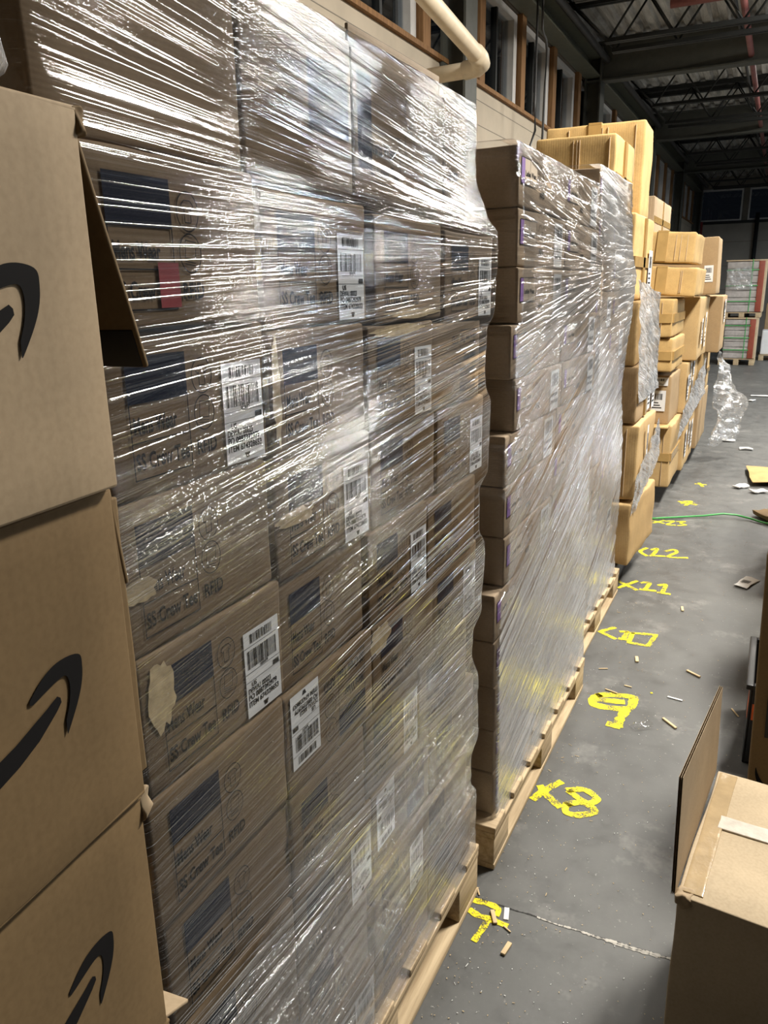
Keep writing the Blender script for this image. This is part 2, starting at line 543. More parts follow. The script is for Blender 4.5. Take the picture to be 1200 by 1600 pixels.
# left wall: low block wall, clerestory windows, beam
w = MB()
w.box(XW - 0.25, XW, -8, DW, 0, 3.32, WALL)
for i in range(16):
    z = 0.2 * (i + 1)
    w.box(XW, XW + 0.0015, -8, DW, z, z + 0.006, WALL_UP)
structure(w.build('wall_left'))
slab('wall_left.001', XW - 0.25, XW - 0.02, -8, DW, 4.2, CEIL + 0.4, WALL_UP)
WEND = [6.0 + 5.0 * k for k in range(-2, 5)]          # right edge of the last window of each bay
wn = 0
tn = 0
for b, ye in enumerate(WEND):
    for j in range(4):
        y1 = ye - 1.25 * j; y0 = y1 - 1.06
        if y1 > DW - 0.5 or y0 < -4:
            continue
        wn += 1
        o = structure(MB().box(XW - 0.10, XW - 0.09, y0 + 0.05, y1 - 0.09, 3.38, 4.14, GLASS).build('window_%d' % wn))
        f = MB()
        f.box(XW - 0.13, XW - 0.03, y0, y1, 3.33, 3.38, VINYL); f.box(XW - 0.13, XW - 0.03, y0, y1, 4.12, 4.18, VINYL)
        f.box(XW - 0.13, XW - 0.03, y0, y0 + 0.05, 3.38, 4.12, VINYL); f.box(XW - 0.13, XW - 0.03, y1 - 0.10, y1, 3.38, 4.12, VINYL)
        f.box(XW - 0.12, XW - 0.06, (y0 + y1) / 2 - 0.02, (y0 + y1) / 2 + 0.02, 3.38, 4.12, STEEL)
        structure(f.build('window_frame', o))
        tn += 1
        structure(MB().box(XW - 0.14, XW + 0.02, y1 + 0.02, y1 + 0.16, 3.33, 4.2, WOODZ).build('trim_%d' % tn))
tn += 1
structure(MB().box(XW - 0.14, XW + 0.035, -8, DW, 3.31, 3.345, WOODZ).build('trim_%d' % tn))
for k, ye in enumerate(WEND):
    y = ye + 0.38
    if y < DW:
        c = MB()
        c.box(XW + 0.01, XW + 0.03, y, y + 0.26, 0, 4.55, STEEL_DARK); c.box(XW + 0.20, XW + 0.22, y, y + 0.26, 0, 4.55, STEEL_DARK)
        c.box(XW + 0.03, XW + 0.20, y + 0.12, y + 0.14, 0, 4.55, STEEL_DARK)
        structure(c.build('column' if k == 0 else 'column.%03d' % k))

# wall beam and conduit under the deck
bm_ = MB()
bm_.box(XW, XW + 0.20, -8, DW, 4.20, 4.22, STEEL_GREEN); bm_.box(XW, XW + 0.20, -8, DW, 4.42, 4.45, STEEL_GREEN); bm_.box(XW + 0.02, XW + 0.06, -8, DW, 4.22, 4.42, STEEL_GREEN)
structure(bm_.build('wall_beam'))
tag(MB().tube([(XW + 0.27, -8, 4.40), (XW + 0.27, DW - 0.1, 4.40)], 0.04, CONDUIT, 10).build('conduit_pipe'), 'long grey conduit running along the top of the window wall', 'pipe')

# corrugated roof deck
vs = []; fs = []
xs = []
x = XW - 0.2
prof = []
while x < 16:
    prof += [(x, 0.0), (x + 0.09, 0.0), (x + 0.115, 0.045), (x + 0.175, 0.045)]
    x += 0.20
for (px_, pz) in prof:
    vs += [(px_, -8, CEIL + pz), (px_, DW + 0.3, CEIL + pz)]
for i in range(len(prof) - 1):
    fs.append((2 * i, 2 * i + 2, 2 * i + 3, 2 * i + 1))
structure(MB().add(vs, fs, DECK).build('ceiling'))
slab('ceiling.001', XW - 0.3, 16, -8, DW + 0.3, CEIL + 0.10, CEIL + 0.2, WALL_UP)

def joist(y, k):
    o = empty('roof_joist', (XW + 0.1, y, 4.1), 'open web steel roof joist', 'joist', 'steel roof joists')
    ztop, zbot = 4.60, 4.12
    x0, x1 = XW + 0.08, 5.6
    L = MB(); L.box(x0, x1, y - 0.05, y - 0.008, ztop - 0.01, ztop + 0.05, STEEL); L.box(x0, x1, y + 0.008, y + 0.05, ztop - 0.01, ztop + 0.05, STEEL)
    c = L.build('top_chord'); c.parent = o; c.matrix_parent_inverse = Matrix.Translation(-Vector(o.location))
    L = MB(); L.box(x0 + 0.55, x1, y - 0.05, y - 0.008, zbot - 0.03, zbot + 0.01, STEEL); L.box(x0 + 0.55, x1, y + 0.008, y + 0.05, zbot - 0.03, zbot + 0.01, STEEL)
    c = L.build('bottom_chord'); c.parent = o; c.matrix_parent_inverse = Matrix.Translation(-Vector(o.location))
    L = MB()
    px_ = x0 + 0.1; p = Vector((px_, y, ztop)); up = False
    xx = x0 + 0.58
    pts = [p]
    while xx < x1:
        pts.append(Vector((xx, y, ztop if up else zbot)))
        up = not up
        xx += 0.33
    for a, b in zip(pts[:-1], pts[1:]):
        L.tube([a, b], 0.012, STEEL, 6)
    c = L.build('web'); c.parent = o; c.matrix_parent_inverse = Matrix.Translation(-Vector(o.location))
    return o
JY = []
for yc in (6.5, 11.5, 16.5, 21.5, 26.5):
    JY += [yc - 1.55, yc + 1.6, yc + 3.2 - 0.15]
JLAB = ['nearest open web steel roof joist above the tall wrapped stack',
        'second open web roof joist, just beyond the nearest girder']
for k, y in enumerate(sorted(JY)):
    if y < DW - 0.2 and y > 8:
        joist(y, k)
js = sorted([o for o in bpy.data.objects if o.name.startswith('roof_joist')], key=lambda o: o.location.y)
nm = ['first', 'second', 'third', 'fourth', 'fifth', 'sixth', 'seventh', 'eighth', 'ninth', 'tenth', 'eleventh', 'twelfth', 'thirteenth']
for i, o in enumerate(js):
    o['label'] = 'dark open web steel roof joist, %s one back under the deck' % nm[i]
for k, y in enumerate((6.5, 11.5, 16.5, 21.5)):
    g = MB()
    g.box(XW + 0.03, 6, y - 0.006, y + 0.006, 4.17, 4.6, STEEL_DARK); g.box(XW + 0.03, 6, y - 0.09, y + 0.09, 4.15, 4.17, STEEL_DARK); g.box(XW + 0.03, 6, y - 0.09, y + 0.09, 4.59, 4.61, STEEL_DARK)
    structure(g.build('ceiling_beam' if k == 0 else 'ceiling_beam.%03d' % k))
tag(MB().tube([(-0.62, 2, 4.25), (-0.62, DW - 0.2, 4.25)], 0.035, REDPIPE, 10).build('sprinkler_pipe'), 'faded red sprinkler pipe running the length of the ceiling', 'pipe')
tag(MB().tube([(-1.3, 9.35, 4.32), (4.0, 9.35, 4.32)], 0.05, REDPIPE, 10).build('sprinkler_branch'), 'short red pipe crossing under the nearest roof joist', 'pipe')
tag(MB().tube([(-0.76, 4, 4.5), (-0.76, DW - 0.2, 4.5)], 0.02, CONDUIT, 8).build('ceiling_conduit'), 'thin grey conduit beside the red sprinkler pipe', 'pipe')

# far wall with dark windows
fw = MB()
fw.box(XW, 16, DW, DW + 0.25, 0, 3.40, FARWALL)
for z in (0.7, 1.4, 2.1, 2.8):
    fw.box(XW, 16, DW - 0.003, DW, z, z + 0.012, WALL_UP)
structure(fw.build('wall_far'))
slab('wall_far.001', XW, 16, DW, DW + 0.25, 4.34, CEIL + 0.3, WALL_UP)
tn += 1
structure(MB().box(XW, 16, DW - 0.06, DW, 3.33, 3.41, STEEL).build('trim_%d' % tn))
x = XW + 0.12
for i in range(9):
    wn += 1
    o = structure(MB().box(x + 0.04, x + 1.14, DW + 0.06, DW + 0.07, 3.46, 4.28, GLASS).build('window_%d' % wn))
    f = MB()
    f.box(x, x + 1.18, DW - 0.02, DW + 0.08, 3.41, 3.455, VINYL); f.box(x, x + 1.18, DW - 0.02, DW + 0.08, 4.27, 4.33, VINYL)
    f.box(x, x + 0.045, DW - 0.02, DW + 0.08, 3.455, 4.27, VINYL); f.box(x + 1.135, x + 1.18, DW - 0.02, DW + 0.08, 3.455, 4.27, VINYL)
    structure(f.build('window_frame', o))
    tn += 1
    structure(MB().box(x + 1.19, x + 1.34, DW - 0.02, DW + 0.2, 3.41, 4.34, WALL_UP).build('trim_%d' % tn))
    x += 1.35
structure(MB().box(XW + 0.02, XW + 0.24, DW - 0.26, DW - 0.05, 0, 3.4, REDPAINT).build('column.020'))
tag(MB().tube([(-0.85, DW - 0.1, 0), (-0.85, DW - 0.1, 3.6)], 0.06, STEEL, 10).build('downpipe'), 'dark vertical pipe on the far wall', 'pipe')
slab('wall_right', 16, 16.2, -8, DW, 0, CEIL + 0.3, WALL_DARK)
slab('wall_back', XW, 16, -8.2, -8, 0, CEIL + 0.3, WALL_DARK)

# cream pipe along the window wall with an elbow into the wall
pts = [(-2.0, 1.0, 3.62), (-2.02, 4.9, 3.20), (-2.03, 5.72, 3.115), (-2.05, 5.80, 3.105), (-2.09, 5.86, 3.10), (-2.16, 5.88, 3.095), (XW + 0.02, 5.9, 3.09)]
pp = empty('wall_pipe', (-2.0, 5.8, 3.1), 'cream pipe slanting along the windows with an elbow into the wall', 'pipe')
b_ = MB().tube(pts, 0.055, PVC, 16).build('pipe_run'); b_.parent = pp; b_.matrix_parent_inverse = Matrix.Translation(-Vector(pp.location))
b_ = MB().tube([(-2.028, 5.62, 3.125), (-2.03, 5.72, 3.115), (-2.05, 5.81, 3.105), (-2.10, 5.87, 3.10), (-2.2, 5.885, 3.095)], 0.063, PVC, 16).build('elbow'); b_.parent = pp; b_.matrix_parent_inverse = Matrix.Translation(-Vector(pp.location))
tag(MB().tube([(-2.3, 8.05, 4.4), (-2.3, 8.06, 3.3), (-2.3, 8.1, 3.05), (-2.3, 7.95, 2.9), (-2.3, 7.9, 2.2)], 0.011, CONDUIT, 6).build('hanging_cable'), 'thin cable hanging down the window wall, nearer of two', 'cable')
tag(MB().tube([(-2.3, 8.30, 2.1), (-2.3, 8.40, 3.5), (-2.3, 8.42, 3.82), (-2.3, 8.38, 3.9), (-2.3, 8.30, 3.92), (-2.3, 8.24, 3.95), (-2.3, 8.22, 4.4)], 0.012, CONDUIT, 6).build('hanging_cable'), 'hooked conduit hanging beside the windows, farther of two', 'cable')

# ------------------------------------------------------------------ pallets
def pallet(x0, x1, y0, y1, h, label, group='wooden pallets under the stacks', wm=WOOD, wx=WOODX):
    o = empty('wooden_pallet', (x1, y0, 0), label, 'pallet', group)
    def put(mb, name):
        c = mb.build(name); c.parent = o; c.matrix_parent_inverse = Matrix.Translation(-Vector(o.location))
    W, D = x1 - x0, y1 - y0
    bt = 0.019
    for x in (x0, (x0 + x1) / 2 - 0.05, x1 - 0.10):
        put(MB().rbox(x, x + 0.10, y0, y1, 0.001, bt, wm, 0.003, 2), 'bottom_board')
    for x in (x0, (x0 + x1) / 2 - 0.05, x1 - 0.10):
        for y in (y0, (y0 + y1) / 2 - 0.07, y1 - 0.14):
            put(MB().rbox(x, x + 0.098, y, y + 0.14, bt, h - 2 * bt, wm, 0.003, 2), 'block')
    for x in (x0, (x0 + x1) / 2 - 0.05, x1 - 0.10):
        put(MB().rbox(x, x + 0.10, y0, y1, h - 2 * bt, h - bt, wm, 0.003, 2), 'stringer_board')
    n = 7
    for i in range(n):
        y = y0 + (D - 0.095) * i / (n - 1)
        put(MB().rbox(x0, x1 + 0.001, y, y + 0.095, h - bt, h, wx, 0.003, 2), 'deck_board')
    return o

pallet(-1.58, -0.573, 0.54, 1.70, 0.16, 'wooden pallet under the nearest wrapped stack of crew tee cartons')
pallet(-1.60, -0.560, 1.80, 2.96, 0.14, 'wooden pallet under the second wrapped stack of purple-marked cartons')
pallet(-1.66, -0.620, 3.02, 4.09, 0.14, 'wooden pallet with exposed deck boards under the third wrapped stack')

# ------------------------------------------------------------------ pallet 1: crew tee cartons
def tee_print(mb, hx, w, h, flip=False):
    M = face_px(hx, -w / 2, 0, flip=(w, h) if flip else None)
    s = w / 0.285
    a0, a1 = 0.034 * s, 0.128 * s
    mb.rect(M, a0, a1, 0.098, 0.146, NAVY)
    t = 0.0016
    mb.rect(M, a0, a0 + t, 0.018, 0.098, INK); mb.rect(M, a1 - t, a1, 0.018, 0.098, INK)
    mb.rect(M, a0, a1, 0.018, 0.018 + t, INK); mb.rect(M, a0, a1, 0.057, 0.057 + t, INK)
    mb.text(M, 'Mens Wear', a0 + 0.005, 0.067, 0.017, INK, 0.068 * s)
    mb.text(M, 'SS Crew Tee', a0 + 0.004, 0.029, 0.017, INK, 0.086 * s)
    mb.text(M, 'RFID', a1 + 0.010, 0.029, 0.016, INK, 0.036 * s)
    cx = a1 + 0.027
    for cy in (0.117, 0.075):
        mb.ring(M, cx, cy, 0.0185, 0.0205, 0.0014, INK)
    # shirt mark and packed-stack mark
    sh = [(-0.010, 0.006), (-0.005, 0.011), (0.005, 0.011), (0.010, 0.006), (0.007, 0.002), (0.005, 0.004), (0.005, -0.011), (-0.005, -0.011), (-0.005, 0.004), (-0.007, 0.002)]
    for (p, q) in zip(sh, sh[1:] + sh[:1]):
        d = Vector((q[0] - p[0], q[1] - p[1])); n_ = Vector((-d.y, d.x)).normalized() * 0.0006
        mb.poly(M, [(cx + p[0] + n_.x, 0.117 + p[1] + n_.y), (cx + q[0] + n_.x, 0.117 + q[1] + n_.y), (cx + q[0] - n_.x, 0.117 + q[1] - n_.y), (cx + p[0] - n_.x, 0.117 + p[1] - n_.y)], INK)
    R = M @ Matrix.Translation((cx, 0.075, 0)) @ Matrix.Rotation(-0.12, 4, 'Z')
    mb.frame(R, -0.009, 0.009, -0.006, 0.013, 0.001, INK)
    mb.rect(R, -0.009, 0.009, -0.0095, -0.0085, INK); mb.rect(R, -0.009, 0.009, -0.012, -0.011, INK)

def ship_label(hx, w, h, seed, flip=False, y0=None):
    M = face_px(hx, -w / 2, 0, out=0.0012, flip=(w, h) if flip else None)
    mb = MB()
    s = w / 0.285
    x0, x1 = 0.191 * s, 0.272 * s
    mb.rect(M, x0, x1, 0.004, 0.126, WHITE)
    z = 0.0004
    mb.barcode(M, x0 + 0.014, x1 - 0.014, 0.108, 0.121, INK, seed, z, 20)
    mb.barcode(M, x0 + 0.006, x1 - 0.008, 0.073, 0.099, INK, seed + 1, z, 24)
    for yy in (0.104, 0.067, 0.055):
        mb.rect(M, x0, x1, yy, yy + 0.0006, INK, z)
    mb.rect(M, x1 - 0.018, x1 - 0.003, 0.056, 0.063, INK, z)
    mb.text(M, '000079', x0 + 0.034, 0.0685, 0.004, INK, 0.018, z)
    mb.text(M, 'US', x0 + 0.012, 0.047, 0.0065, INK, 0.011, z)
    mb.text(M, 'DEWA1 00023', x0 + 0.004, 0.038, 0.0075, INK, 0.052, z)
    mb.text(M, 'PO 0887392979', x0 + 0.004, 0.029, 0.0075, INK, 0.066, z)
    mb.text(M, 'ITEM 674328653', x0 + 0.004, 0.019, 0.0075, INK, 0.070, z)
    mb.poly(M, [(x0 + 0.036, 0.014), (x0 + 0.048, 0.014), (x0 + 0.046, 0.010), (x0 + 0.045, 0.007), (x0 + 0.039, 0.007), (x0 + 0.038, 0.010)], INK, z)
    return mb

G1 = 'crew tee cartons on the nearest wrapped pallet'
W1, H1, D1 = 0.284, 0.170, 0.46

def tee_carton(flip, seed):
    mb = MB()
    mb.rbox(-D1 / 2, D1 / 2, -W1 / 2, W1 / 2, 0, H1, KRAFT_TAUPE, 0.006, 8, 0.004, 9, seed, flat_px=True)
    tee_print(mb, D1 / 2 + 0.0006, W1, H1, flip)
    o = mb.build('garment_carton')
    tag(o, 'x', 'carton', G1)
    ship_label(D1 / 2 + 0.0006, W1, H1, 5 + seed, flip).build('shipping_label', o)
    MB().rect(face_ny(-D1 / 2, -W1 / 2, H1 * 0.5 - 0.025, 0.003), 0.0, D1, 0, 0.05, TAPE).build('packing_tape', o)
    return o

protos1 = [tee_carton(False, 1), tee_carton(False, 2), tee_carton(True, 3)]
used = [False, False, False]
P1FAR_K = [1.687, 1.645, 1.690, 1.64, 1.708, 1.672, 1.735, 1.70, 1.765]
PITCH = [0.1755, 0.174, 0.173, 0.172]
COLN = ['nearest column', 'second column', 'third column', 'farthest column']
rj = random.Random(3)
XF1 = -0.588
LABELLED = {(8, 1), (8, 3), (7, 0), (6, 1), (6, 3), (5, 0), (5, 2), (4, 1), (4, 3), (2, 1), (3, 2), (1, 2), (7, 2)}
TORN = {(5, 0): (0.035, 0.115, 0.022, 0.042), (6, 0): (0.03, 0.075, 0.028, 0.014), (6, 1): (0.05, 0.085, 0.05, 0.012), (4, 2): (0.03, 0.14, 0.04, 0.025), (7, 2): (0.12, 0.16, 0.10, 0.010), (8, 2): (0.15, 0.013, 0.11, 0.008), (7, 1): (0.015, 0.09, 0.010, 0.07)}
for k in range(9):
    for c in range(4):
        z = 0.1605 + PITCH[c] * k
        sc = (1, 1, PITCH[c] / 0.1725)
        x = XF1 - D1 / 2 + rj.uniform(-0.006, 0.004)
        if c == 0:
            y = 0.560 + W1 / 2 + (0.012 if k % 2 else 0.0)
        elif c == 3:
            y = P1FAR_K[k] - 0.012 - W1 / 2
        else:
            a = 0.560 + (0.012 if k % 2 else 0) + W1; b = P1FAR_K[k] - 0.012 - W1
            g = (b - a - 2 * W1) / 3
            y = a + g + W1 / 2 + (c - 1) * (W1 + g)
        if b_ is None:
            pass
        pi_ = 2 if (k, c) in ((4, 1), (2, 2), (7, 3)) else (k + c) % 2
        lab = 'crew tee carton on the nearest wrapped pallet, %s layer up, %s' % (ORD[k], COLN[c])
        if pi_ == 2:
            lab = 'upside-down crew tee carton, nearest wrapped pallet, %s layer up, %s' % (ORD[k], COLN[c])
        if c in (1, 2):
            W_ok = min(1.0, (P1FAR_K[k] - 0.012 - W1 - (0.560 + W1 + (0.012 if k % 2 else 0))) / 2 / W1 - 0.006)
            sc = (1, W_ok, sc[2])
        p = protos1[pi_]
        if not used[pi_]:
            used[pi_] = True
            o = p; o.location = (x, y, z); o.scale = sc; o['label'] = lab
        else:
            o = copy_tree(p, (x, y, z), lab, rj.uniform(-0.006, 0.006), sc, () if (k, c) in LABELLED else ('shipping_label',))
        if (k, c) in TORN:
            u0, v0, ww, hh_ = TORN[(k, c)]
            T = MB(); pts = []
            nT = 26
            for q in range(nT):
                a = 2 * PI * q / nT
                r_ = 1 + 0.45 * mnoise.noise(Vector((math.cos(a) * 2.2, math.sin(a) * 2.2, k * 3 + c)))  + 0.10 * rj.uniform(-1, 1)
                pts.append((u0 + ww * r_ * math.cos(a), v0 + hh_ * r_ * math.sin(a)))
            Mt = face_px(D1 / 2 + 0.0006, -W1 / 2, 0, 0.0010)
            for q in range(nT):
                T.poly(Mt, [(u0, v0), pts[q], pts[(q + 1) % nT]], TORNM)
            T.build('torn_patch', o)
        if (k, c) == (8, 0):
            red = MB(); red.rect(face_px(D1 / 2 + 0.001, -W1 / 2, 0, 0.0012), 0.10, 0.132, 0.02, 0.065, RED_TAPE); red.build('red_sticker', o)

# top layer: larger cartons set back from the edge, one with a flap standing up
top_dims = [(0.566, 0.890, 0.216, False), (0.895, 1.190, 0.218, False), (1.195, 1.575, 0.214, False), (1.580, 1.710, 0.216, True)]
tl = ['nearest big carton in the top layer of the nearest wrapped pallet', 'second big carton from the near end in the top layer, nearest wrapped pallet',
      'top-layer carton with its flap standing up, nearest wrapped pallet', 'top-layer carton with sideways print at the far end of the nearest wrapped pallet']
for i, (y0, y1, hh, side) in enumerate(top_dims):
    wy = y1 - y0
    mb = MB(); d = 0.44
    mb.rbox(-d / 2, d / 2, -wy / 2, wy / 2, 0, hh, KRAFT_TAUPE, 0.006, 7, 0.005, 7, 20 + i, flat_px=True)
    if side:
        M = face_px(d / 2 + 0.0006, -wy / 2, 0) @ Matrix.Translation((0.02, 0.02, 0)) 
        for q in (0, 1):
            mb.ring(M, 0.012 + 0.038 * q, 0.10, 0.019, 0.026, 0.0015, INK)
        mb.text(M @ Matrix.Translation((0.102, 0.08, 0)) @ Matrix.Rotation(PI / 2, 4, 'Z'), 'RFID', 0, 0, 0.017, INK, 0.045)
        mb.rect(M, 0.0, 0.05, 0.045, 0.062, NAVY)
    elif i == 1:
        M = face_px(d / 2 + 0.0006, -wy / 2, 0)
        mb.rect(M, wy * 0.55, wy * 0.95, hh * 0.35, hh * 0.8, NAVY)
    elif i == 2:
        M = face_px(d / 2 + 0.0006, -wy / 2, 0)
        mb.rect(M, wy * 0.03, wy * 0.16, hh * 0.2, hh * 0.86, NAVY)
        mb.frame(M, wy * 0.12, wy * 0.45, hh * 0.12, hh * 0.5, 0.0016, INK)
        mb.text(M, 'Mens Wear', wy * 0.14, hh * 0.33, 0.02, INK, wy * 0.27)
        mb.text(M, 'SS Crew Tee', wy * 0.14, hh * 0.17, 0.02, INK, wy * 0.29)
        for q in (0, 1):
            mb.ring(M, wy * 0.56, hh * (0.72 - 0.25 * q), 0.02, 0.025, 0.0015, INK)
    o = tag(mb.build('garment_carton', None, (-0.632 - d / 2, (y0 + y1) / 2, 1.7465)), tl[i], 'carton', G1)
    if i == 2:
        fl = MB(); fl.rbox(d / 2 - 0.012, d / 2 - 0.006, -wy / 2 + 0.0, wy / 2 - 0.01, hh - 0.004, hh + 0.034, KRAFT_PALE, 0.002, 3, 0.002, 10, 5); fl.build('flap', o)
    if i == 3:
        ship_label(d / 2 + 0.0006, 0.1, 0.1, 3)

# ------------------------------------------------------------------ pallets 2 and 3: purple-marked cartons
P2NEAR = [(1.911, 1.9), (1.671, 1.926), (1.507, 1.933), (1.502, 1.88), (1.364, 1.899), (1.345, 1.928), (1.217, 1.936), (1.214, 1.830), (1.092, 1.833), (1.071, 1.872), (0.819, 1.883), (0.811, 1.812), (0.596, 1.817), (0.352, 1.835), (0.10, 1.839)]
P2FAR = [(1.932, 2.873), (1.699, 2.946), (1.655, 2.902), (1.435, 2.944), (1.199, 2.965), (0.947, 2.897), (0.639, 2.919), (0.343, 2.965), (0.068, 2.985)]
P3FAR = [(2.023, 3.70), (1.721, 3.76), (1.641, 3.872), (1.387, 3.81), (1.163, 3.76), (0.902, 3.855), (0.663, 3.86), (0.346, 3.96), (0.1, 4.04)]
P1FAR = [(1.975, 1.73), (1.825, 1.729), (1.77, 1.77), (1.715, 1.770), (1.667, 1.772), (1.542, 1.760), (1.517, 1.712), (1.434, 1.702), (1.38, 1.712), (1.348, 1.748), (1.18, 1.735), (1.157, 1.680), (1.048, 1.677), (1.008, 1.718), (0.835, 1.708), (0.815, 1.647), (0.742, 1.642), (0.674, 1.692), (0.491, 1.698), (0.478, 1.652), (0.383, 1.647), (0.335, 1.690), (0.10, 1.692)]

def prof_fn(tab, smooth=0.012):
    t = sorted(tab)
    zs = np.array([a for a, _ in t]); ys = np.array([b for _, b in t])
    zz = np.linspace(zs[0] - 0.1, zs[-1] + 0.1, 800)
    yy = np.interp(zz, zs, ys)
    k = max(1, int(smooth / (zz[1] - zz[0])))
    ker = np.hanning(2 * k + 3); ker /= ker.sum()
    pad = len(ker) // 2
    y2 = np.convolve(np.pad(yy, pad, mode='edge'), ker, mode='valid')
    return lambda z: float(np.interp(z, zz, y2))

p1far = prof_fn(P1FAR); p2near = prof_fn(P2NEAR); p2far = prof_fn(P2FAR, 0.03); p3far = prof_fn(P3FAR, 0.03)

def ladies_carton(w, h, d, seed, group):
    mb = MB()
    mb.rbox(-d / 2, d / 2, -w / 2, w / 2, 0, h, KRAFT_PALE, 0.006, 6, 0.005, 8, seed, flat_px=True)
    M = face_px(d / 2 + 0.0006, -w / 2, 0)
    mb.rect(M, 0.016, 0.048, 0.052, 0.112, PURPLE)
    mb.rect(M, 0.048, 0.165, 0.052, 0.112, CREAM)
    mb.frame(M, 0.016, 0.165, 0.052, 0.112, 0.0018, INK, 0.0003)
    mb.rect(M, 0.095, 0.0965, 0.054, 0.11, INK, 0.0003)
    mb.text(M, 'Ladies Wear', 0.053, 0.072, 0.012, INK, 0.10, 0.0003)
    for q in (0, 1):
        mb.ring(M, 0.205 + 0.043 * q, 0.085, 0.02, 0.022, 0.0016, INK)
    mb.text(M, 'RFID', 0.20, 0.034, 0.014, INK, 0.045)
    o = tag(mb.build('garment_carton'), 'x', 'carton', group)
    L = MB(); M2 = face_px(d / 2 + 0.0006, -w / 2, 0, 0.0012)
    L.rect(M2, w - 0.14, w - 0.045, 0.004, 0.122, WHITE)
    L.barcode(M2, w - 0.13, w - 0.055, 0.075, 0.112, INK, seed, 0.0004, 24)
    L.text(M2, 'PO 0887392979', w - 0.135, 0.045, 0.009, INK, 0.08, 0.0004)
    L.text(M2, 'ITEM 674328653', w - 0.135, 0.025, 0.009, INK, 0.085, 0.0004)
    L.build('shipping_label', o)
    return o

G2 = 'purple-marked cartons on the second wrapped pallet'
H2 = 0.1355
pr = ladies_carton(0.5, H2, 0.46, 31, G2)
first = True
XF2 = -0.582
for k in range(13):
    z = 0.1405 + 0.137 * k
    zm = z + 0.068
    yn = max(p2near(z + 0.02), p2near(zm), p2near(z + 0.115)) + 0.012
    yf = min(p2far(zm), p2far(z + 0.02), p2far(z + 0.12)) - 0.012
    wv = (yf - yn) / 2
    for c in range(2):
        loc = (XF2 - 0.23 + rj.uniform(-0.006, 0.003), yn + wv * (c + 0.5) + (0.0 if c == 0 else 0.002), z)
        lab = 'purple-marked carton on second wrapped pallet, %s layer up, %s column' % (ORD[k], ('nearer', 'farther')[c])
        sc = (1, (wv - 0.004) / 0.5, 1.0)
        if first:
            first = False; o = pr; o.location = loc; o.scale = sc; o['label'] = lab
        else:
            copy_tree(pr, loc, lab, 0, sc, () if (k * 2 + c) % 3 else ('shipping_label',))
G3 = 'purple-marked cartons on the third wrapped pallet'
H3 = 0.142
pr3 = ladies_carton(0.42, H3, 0.46, 41, G3)
first = True
XF3 = -0.622 - 0.020
for k in range(13):
    z = 0.1405 + 0.1435 * k
    zm = z + 0.07
    yn = 3.065 + (0.02 if k % 2 else 0)
    yf = min(p3far(zm), p3far(z + 0.02), p3far(z + 0.12)) - 0.014
    wv = (yf - yn) / 2
    for c in range(2):
        loc = (XF3 + 0.020 * min(1, z / 1.1) - 0.23 + rj.uniform(-0.010, -0.001), yn + wv * (c + 0.5), z)
        lab = 'purple-marked carton on third wrapped pallet, %s layer up, %s column' % (ORD[k], ('nearer', 'farther')[c])
        sc = (1, (wv - 0.004) / 0.42, 1.0)
        if first:
            first = False; o = pr3; o.location = loc; o.scale = sc; o['label'] = lab
        else:
            copy_tree(pr3, loc, lab, 0, sc, () if (k + c) % 3 == 0 else ('shipping_label',))

# ------------------------------------------------------------------ stretch film sleeves
def set_uv(me, layers):
    for nme, arr in layers.items():
        l = me.uv_layers.new(name=nme)
        li = np.empty(len(me.loops), dtype=np.int32)
        me.loops.foreach_get('vertex_index', li)
        l.data.foreach_set('uv', np.asarray(arr, dtype=np.float32)[li].ravel())

